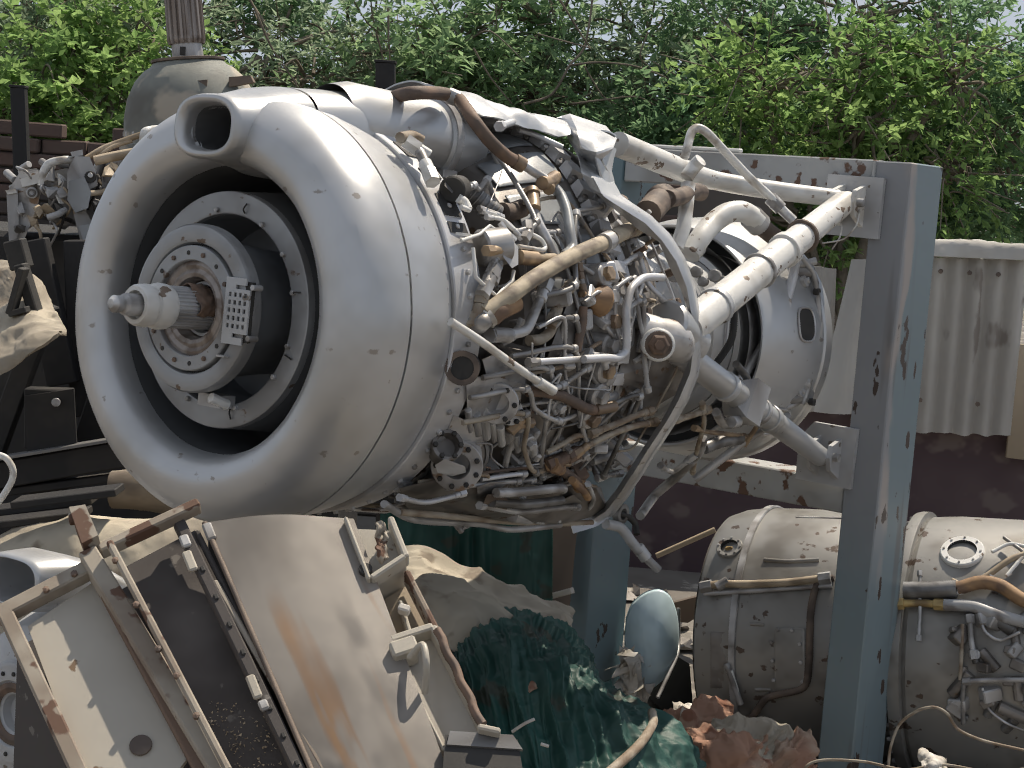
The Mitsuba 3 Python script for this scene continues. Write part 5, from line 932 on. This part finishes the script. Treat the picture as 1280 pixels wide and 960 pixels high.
for i in range(30):
    x, y = g9.uniform(1195, 1300), g9.uniform(770, 905); c = G2(x, y, .425); d = gn(c); m = ('darkgrey', 'casing', 'casing', 'dull')[i % 4]; w = g9.uniform(.012, .03)
    if i % 2: part(ge, 'fitting', box(c, (w * 2, w * 1.4, .05), nrm(GA + .4 * g9.normal(0, 1, 3)), np.cross(d, GA), .004), m)
    else:
        e = nrm(np.cross(d, g9.normal(0, 1, 3))); part(ge, 'fitting', cyl(c - e * w * 1.6, c + e * w * 1.6, w * .7, n=12), m, 30)
part(ge, 'torn_foil', sheet([[G2(1185 + 60 * u, 725 + 8 * math.sin(6 * u) + 10 * t, .44 + .01 * math.sin(9 * u)) for u in np.linspace(0, 1, 8)] for t in (0, .5, 1)], .002, 12, 50, .012, 40, 6), 'white', True)
for Q, lab in (([(1110, 985), (1112, 940), (1124, 906), (1148, 888), (1168, 884), (1184, 892), (1198, 912), (1230, 926), (1290, 940)], 'thin pale cable looping in front of the barrel engine'), ([(1000, 985), (1008, 958), (1030, 950), (1080, 952), (1130, 962), (1180, 956), (1240, 965), (1300, 958)], 'thin pale cable lying along the bottom edge')):
    solo('cable', tube([at(x, y, 4.45 + .02 * math.sin(i)) for i, (x, y) in enumerate(Q)], .0042, 7, 8), 'oldpipe', lab, 'cable', True)
# scrap on the ground
sc0 = []
gs = np.random.default_rng(5)
for i in range(420):
    p = np.array([gs.uniform(-1.6, 2.2), gs.uniform(4.0, 7.2), .01]); s = gs.uniform(.01, .05)
    sc0.append(hull([p + v * [1, 1, .6] for v in gs.normal(0, s, (7, 3))]))
solo('scrap', merge(sc0), 'casing', 'small dark metal scrap and stones scattered over the ground', 'scrap', kind='stuff')

# ================================================================ left: upright engine, gearbox, trestle
ue = thing('upright_engine', 'engine standing upright with a worn grey green dome and dark splined shaft on top', 'engine')
def uz(x, y): return at(x, y, 6.0)
dc = uz(243, 168); ut = nrm(uz(226, 30) - uz(236, 100)); ut = nrm(ut + np.array([.02, 0, .3]))
S6 = 6.0 / FOC
part(ue, 'nose_dome', lathe([(-.05, .275), (-.03, .275), (-.025, .256), (0, .256), (.07, .25), (.14, .232), (.20, .20), (.235, .165), (.25, .14), (.262, .13), (.265, .125), (.265, .06)], dc, ut, n=80), 'dome_metal', 30)
part(ue, 'top_flange', cyl(dc + ut * .265, dc + ut * .275, .135, n=50), 'brown', 30)
cl = part(ue, 'shaft_collar', cyl(dc + ut * .27, dc + ut * .345, .058, .055, n=40), 'dull', 30); part(cl, 'slot', box(dc + ut * .30 + np.array([-.005, -.058, 0]), (.02, .01, .03)), 'black')
part(ue, 'splined_shaft', lathe([(.33, .064), (.345, .068), (.36, .068), (.53, .066), (.54, .06), (.54, .05)], dc, ut, n=144, fn=lambda s, r, A: np.where(np.cos(A * 18) > 0, .002, -.006)), 'rust_grey', False)
part(ue, 'flange_bolts', bolts([dc - ut * .025 + .252 * np.array([math.cos(t), math.sin(t), 0]) for t in np.arange(0, 6.28, .26)], ut, .009, .014), 'dull', kind='stuff')
part(ue, 'bracket', hull([uz(x, y) + np.array([0, -.2 + d, 0]) for x, y in ((233, 108), (272, 104), (272, 112), (233, 120)) for d in (0, .05)]), 'brown'); part(ue, 'bracket', hull([uz(x, y) + np.array([0, -.16 + d, 0]) for x, y in ((296, 100), (322, 98), (326, 106), (296, 112)) for d in (0, .05)]), 'brown')
part(ue, 'case', lathe([(-1.95, .25), (-1.4, .30), (-.8, .34), (-.3, .36), (-.06, .34), (-.05, .25)], dc, ut, n=60), 'casing', 30)
gbx = thing('engine_gearbox', 'grey cast accessory gearbox with pipes left of the silver intake', 'gearbox')
def g5(x, y, d=0.0): return at(x, y, 5.55 + d)
def gblk(nm, mat, pts, d0, d1): return part(gbx, nm, hull([g5(x, y, d0) for x, y in pts] + [g5(x, y, d1) for x, y in pts]), mat)
gblk('end_casting', 'cast_metal', [(22, 226), (24, 216), (48, 212), (51, 240), (46, 262), (30, 300), (14, 302), (9, 262), (9, 240)], 0, .16)
gblk('end_plate', 'grey', [(8, 240), (22, 236), (24, 290), (12, 318)], -.02, .1)
k = gblk('nozzle_casting', 'grey', [(88, 205), (94, 195), (112, 196), (120, 215), (122, 232), (110, 238), (84, 236), (84, 216)], -.06, .12); part(k, 'cap', hull([g5(x, y, d) for x, y in ((88, 190), (103, 187), (104, 194), (90, 196)) for d in (-.05, .05)]), 'grey'); part(k, 'port', cyl(g5(113, 221, -.058), g5(113, 221, -.07), .02, n=20), 'black', True); part(k, 'screw', cyl(g5(113, 219, -.07), g5(113, 219, -.078), .009, n=10), 'steel', True)
gblk('lower_casting', 'slate', [(86, 226), (106, 222), (114, 240), (110, 260), (94, 266), (84, 250)], -.10, .05); gblk('rear_block', 'darkgrey', [(60, 215), (84, 210), (130, 235), (140, 262), (100, 280), (60, 255)], .06, .3)
part(gbx, 'plug', cyl(g5(40, 241, -.0), g5(40, 241, -.03), .020, n=20), 'dull', 30); part(gbx, 'plug_rim', lathe([(0, .014), (.006, .014), (.006, .008)], g5(40, 241, -.03), (0, -1, 0), n=20), 'darkgrey', True)
gblk('top_cover', 'white', [(25, 224), (50, 216), (52, 228), (28, 234)], -.03, .08); gblk('top_handle', 'dull', [(22, 214), (46, 210), (48, 214), (24, 219)], .0, .04); gblk('side_tab', 'white', [(6, 238), (20, 236), (21, 241), (10, 243)], -.03, .02)
def gpipe(nm, mat, r, pts, label=None): part(gbx, nm, tube([g5(*q) for q in pts], r, 10, 6), mat, True, label)
gpipe('pipe', 'white', .014, [(52, 232, -.02), (54, 216, -.02), (62, 204, -.02), (78, 200, -.02), (90, 200, 0)], 'white curved pipe over the gearbox'); gpipe('pipe', 'tan', .018, [(118, 201, 0), (140, 196, .02), (172, 190, .05)]); gpipe('pipe', 'tan', .011, [(108, 198, .05), (130, 185, .08), (160, 174, .1), (200, 160, .1)]); gpipe('pipe', 'tan', .008, [(120, 198, .06), (140, 184, .08), (165, 176, .1)])
gpipe('pipe', 'white', .013, [(178, 188, -.0), (180, 166, .0), (188, 162, .02), (205, 160, .05), (225, 156, .1)], 'white bent pipe by the intake scoop'); gpipe('pipe', 'white', .014, [(192, 172, 0), (200, 166, 0), (210, 166, .05)]); gpipe('pipe', 'tan', .010, [(110, 242, -.08), (128, 240, -.05), (142, 234, 0), (150, 230, .05)])
gpipe('lever', 'grey', .012, [(60, 272, -.05), (72, 268, -.05), (82, 262, -.03)]); gpipe('wire', 'tan', .006, [(44, 282, -.05), (50, 290, -.06), (52, 310, -.06), (51, 350, -.06)]); gpipe('wire', 'dull', .005, [(28, 300, -.04), (30, 330, -.05), (50, 370, -.06), (58, 398, -.05)])
for i, (x, y, m, w) in enumerate(((66, 220, 'dull', .022), (76, 226, 'white', .016), (66, 240, 'grey', .026), (72, 250, 'white', .02), (58, 258, 'tan', .02), (46, 268, 'tan', .022), (38, 278, 'tan', .022), (50, 262, 'tan', .018), (62, 232, 'darkgrey', .02), (80, 240, 'dull', .018), (24, 262, 'dull', .02), (26, 285, 'darkgrey', .02), (125, 226, 'tan', .014), (135, 215, 'tan', .026), (145, 212, 'tan', .02), (128, 240, 'grey', .015), (100, 250, 'darkgrey', .02))):
    part(gbx, 'fitting', hull([g5(x, y, -.03) + v for v in rng.normal(0, w * .7, (9, 3))]), m)
gblk('support_arm', 'darkgrey', [(92, 268), (106, 262), (128, 300), (124, 340), (108, 330)], -.05, .0); gblk('support_foot', 'slate', [(98, 282), (116, 280), (112, 298), (104, 300)], -.08, -.05)
g7 = np.random.default_rng(17)
for i in range(36):
    c = g5(g7.uniform(12, 195), g7.uniform(205, 290), g7.uniform(.02, .3)); w = g7.uniform(.012, .03); e = nrm(g7.normal(0, 1, 3)); m = ('cast_metal', 'dull', 'grey', 'tan', 'darkgrey')[i % 5]
    if i % 3: part(gbx, 'fitting', cyl(c - e * w * 1.5, c + e * w * 1.5, w * .7, n=10), m, 30)
    else: part(gbx, 'bracket', box(c, (w * 2, w, w * 2.4), e, nrm(g7.normal(0, 1, 3)), .004), m)
for i in range(14):
    x, y = g7.uniform(15, 150), g7.uniform(205, 270); gpipe('cable', ('dull', 'black', 'tan', 'steel')[i % 4], .0045, [(x, y, .0), (x + g7.uniform(-15, 25), y + g7.uniform(5, 20), -.04), (x + g7.uniform(-10, 50), y + g7.uniform(15, 50), .02)])
tr = thing('steel_trestle', 'dark steel trestle of beams in the shade left of the intake', 'trestle')
def t5(x, y, d=0.0): return at(x, y, 4.95 + d)
def tb(x0, y0, x1, y1, w, d=0.0, nm='beam', m='dark_steel'): part(tr, nm, bar(t5(x0, y0, d), t5(x1, y1, d), w * 4.95 / FOC, .06, (0, 1, 0)), m)
tb(-40, 600, 190, 560, 34, -.02); tb(-40, 579, 190, 541, 4, -.05, 'beam_lip', 'darkgrey'); tb(60, 490, 66, 700, 50, .05, 'leg'); tb(62, 560, 62, 485, 58, .0, 'gusset'); tb(60, 380, -20, 600, 26, .08, 'brace'); tb(170, 380, 110, 560, 40, .2, 'brace'); tb(40, 300, 80, 480, 40, .25, 'leg'); tb(110, 300, 118, 520, 60, .3, 'leg'); tb(-40, 620, 190, 590, 10, .0); tb(230, 420, 240, 720, 44, .3, 'leg')
tb(26, 330, 46, 395, 12, -.35, 'hook', 'black'); tb(30, 335, 14, 392, 7, -.4, 'hook', 'black'); tb(14, 392, 36, 386, 7, -.4, 'hook', 'black'); tb(18, 300, 28, 336, 22, -.3, 'hook', 'black')
part(tr, 'bolt', cyl(t5(70, 503, -.03), t5(70, 503, -.06), .014, n=12), 'dull', True); part(tr, 'plate', plate([t5(x, y, -.04) for x, y in ((30, 495), (92, 486), (96, 562), (34, 570))], (0, .01, 0)), 'dark_steel')
solo('added_dark_box', box(at(120, 470, 6.1) * [1, 1, 0] + np.array([-.25, 0, .76]), (2.5, .8, 1.52), bev=.02), 'dark_steel', 'added black box standing in for the deep shade behind the trestle', 'added_dark_box')  # added box, its black stands in for deep shade
part(num('x') and thing('log', 'rough dark log lying under the intake beside the trestle', 'log'), 'trunk', tube([at(140, 612, 4.6), at(180, 612, 4.6), at(225, 625, 4.62)], [.055, .062, .05], 14), 'bark', True)
for i, (x0, y0, x1, y1) in enumerate(((-20, 640, 120, 622), (-20, 655, 110, 640), (20, 628, 150, 612))): solo('plank', bar(at(x0, y0, 4.5 - .1 * i), at(x1, y1, 4.5 - .1 * i), .10, .02), 'dark_steel', ('dark plank, middle of the three under the trestle', 'dark plank nearest to the tan canvas under the trestle', 'dark plank farthest back under the trestle')[i], 'plank')
solo('tube_hoop', tube([at(x, y, 3.9) for x, y in ((-30, 566), (-5, 568), (8, 573), (16, 586), (15, 600), (5, 618), (-12, 640))], .0085, 12, 8), 'white', 'bent white tube at the left edge', 'tube', True)
solo('scrap_pile', hull([at(x, y, z) for x, y, z in ((-60, 720, 4.3), (230, 690, 4.35), (230, 660, 4.8), (-60, 690, 4.8))] + [at(x, y, z) * [1, 1, 0] for x, y, z in ((-60, 720, 4.3), (230, 690, 4.35), (230, 660, 4.8), (-60, 690, 4.8))]), 'dark_felt', 'dark pile of scrap under the tan canvas', 'scrap pile')
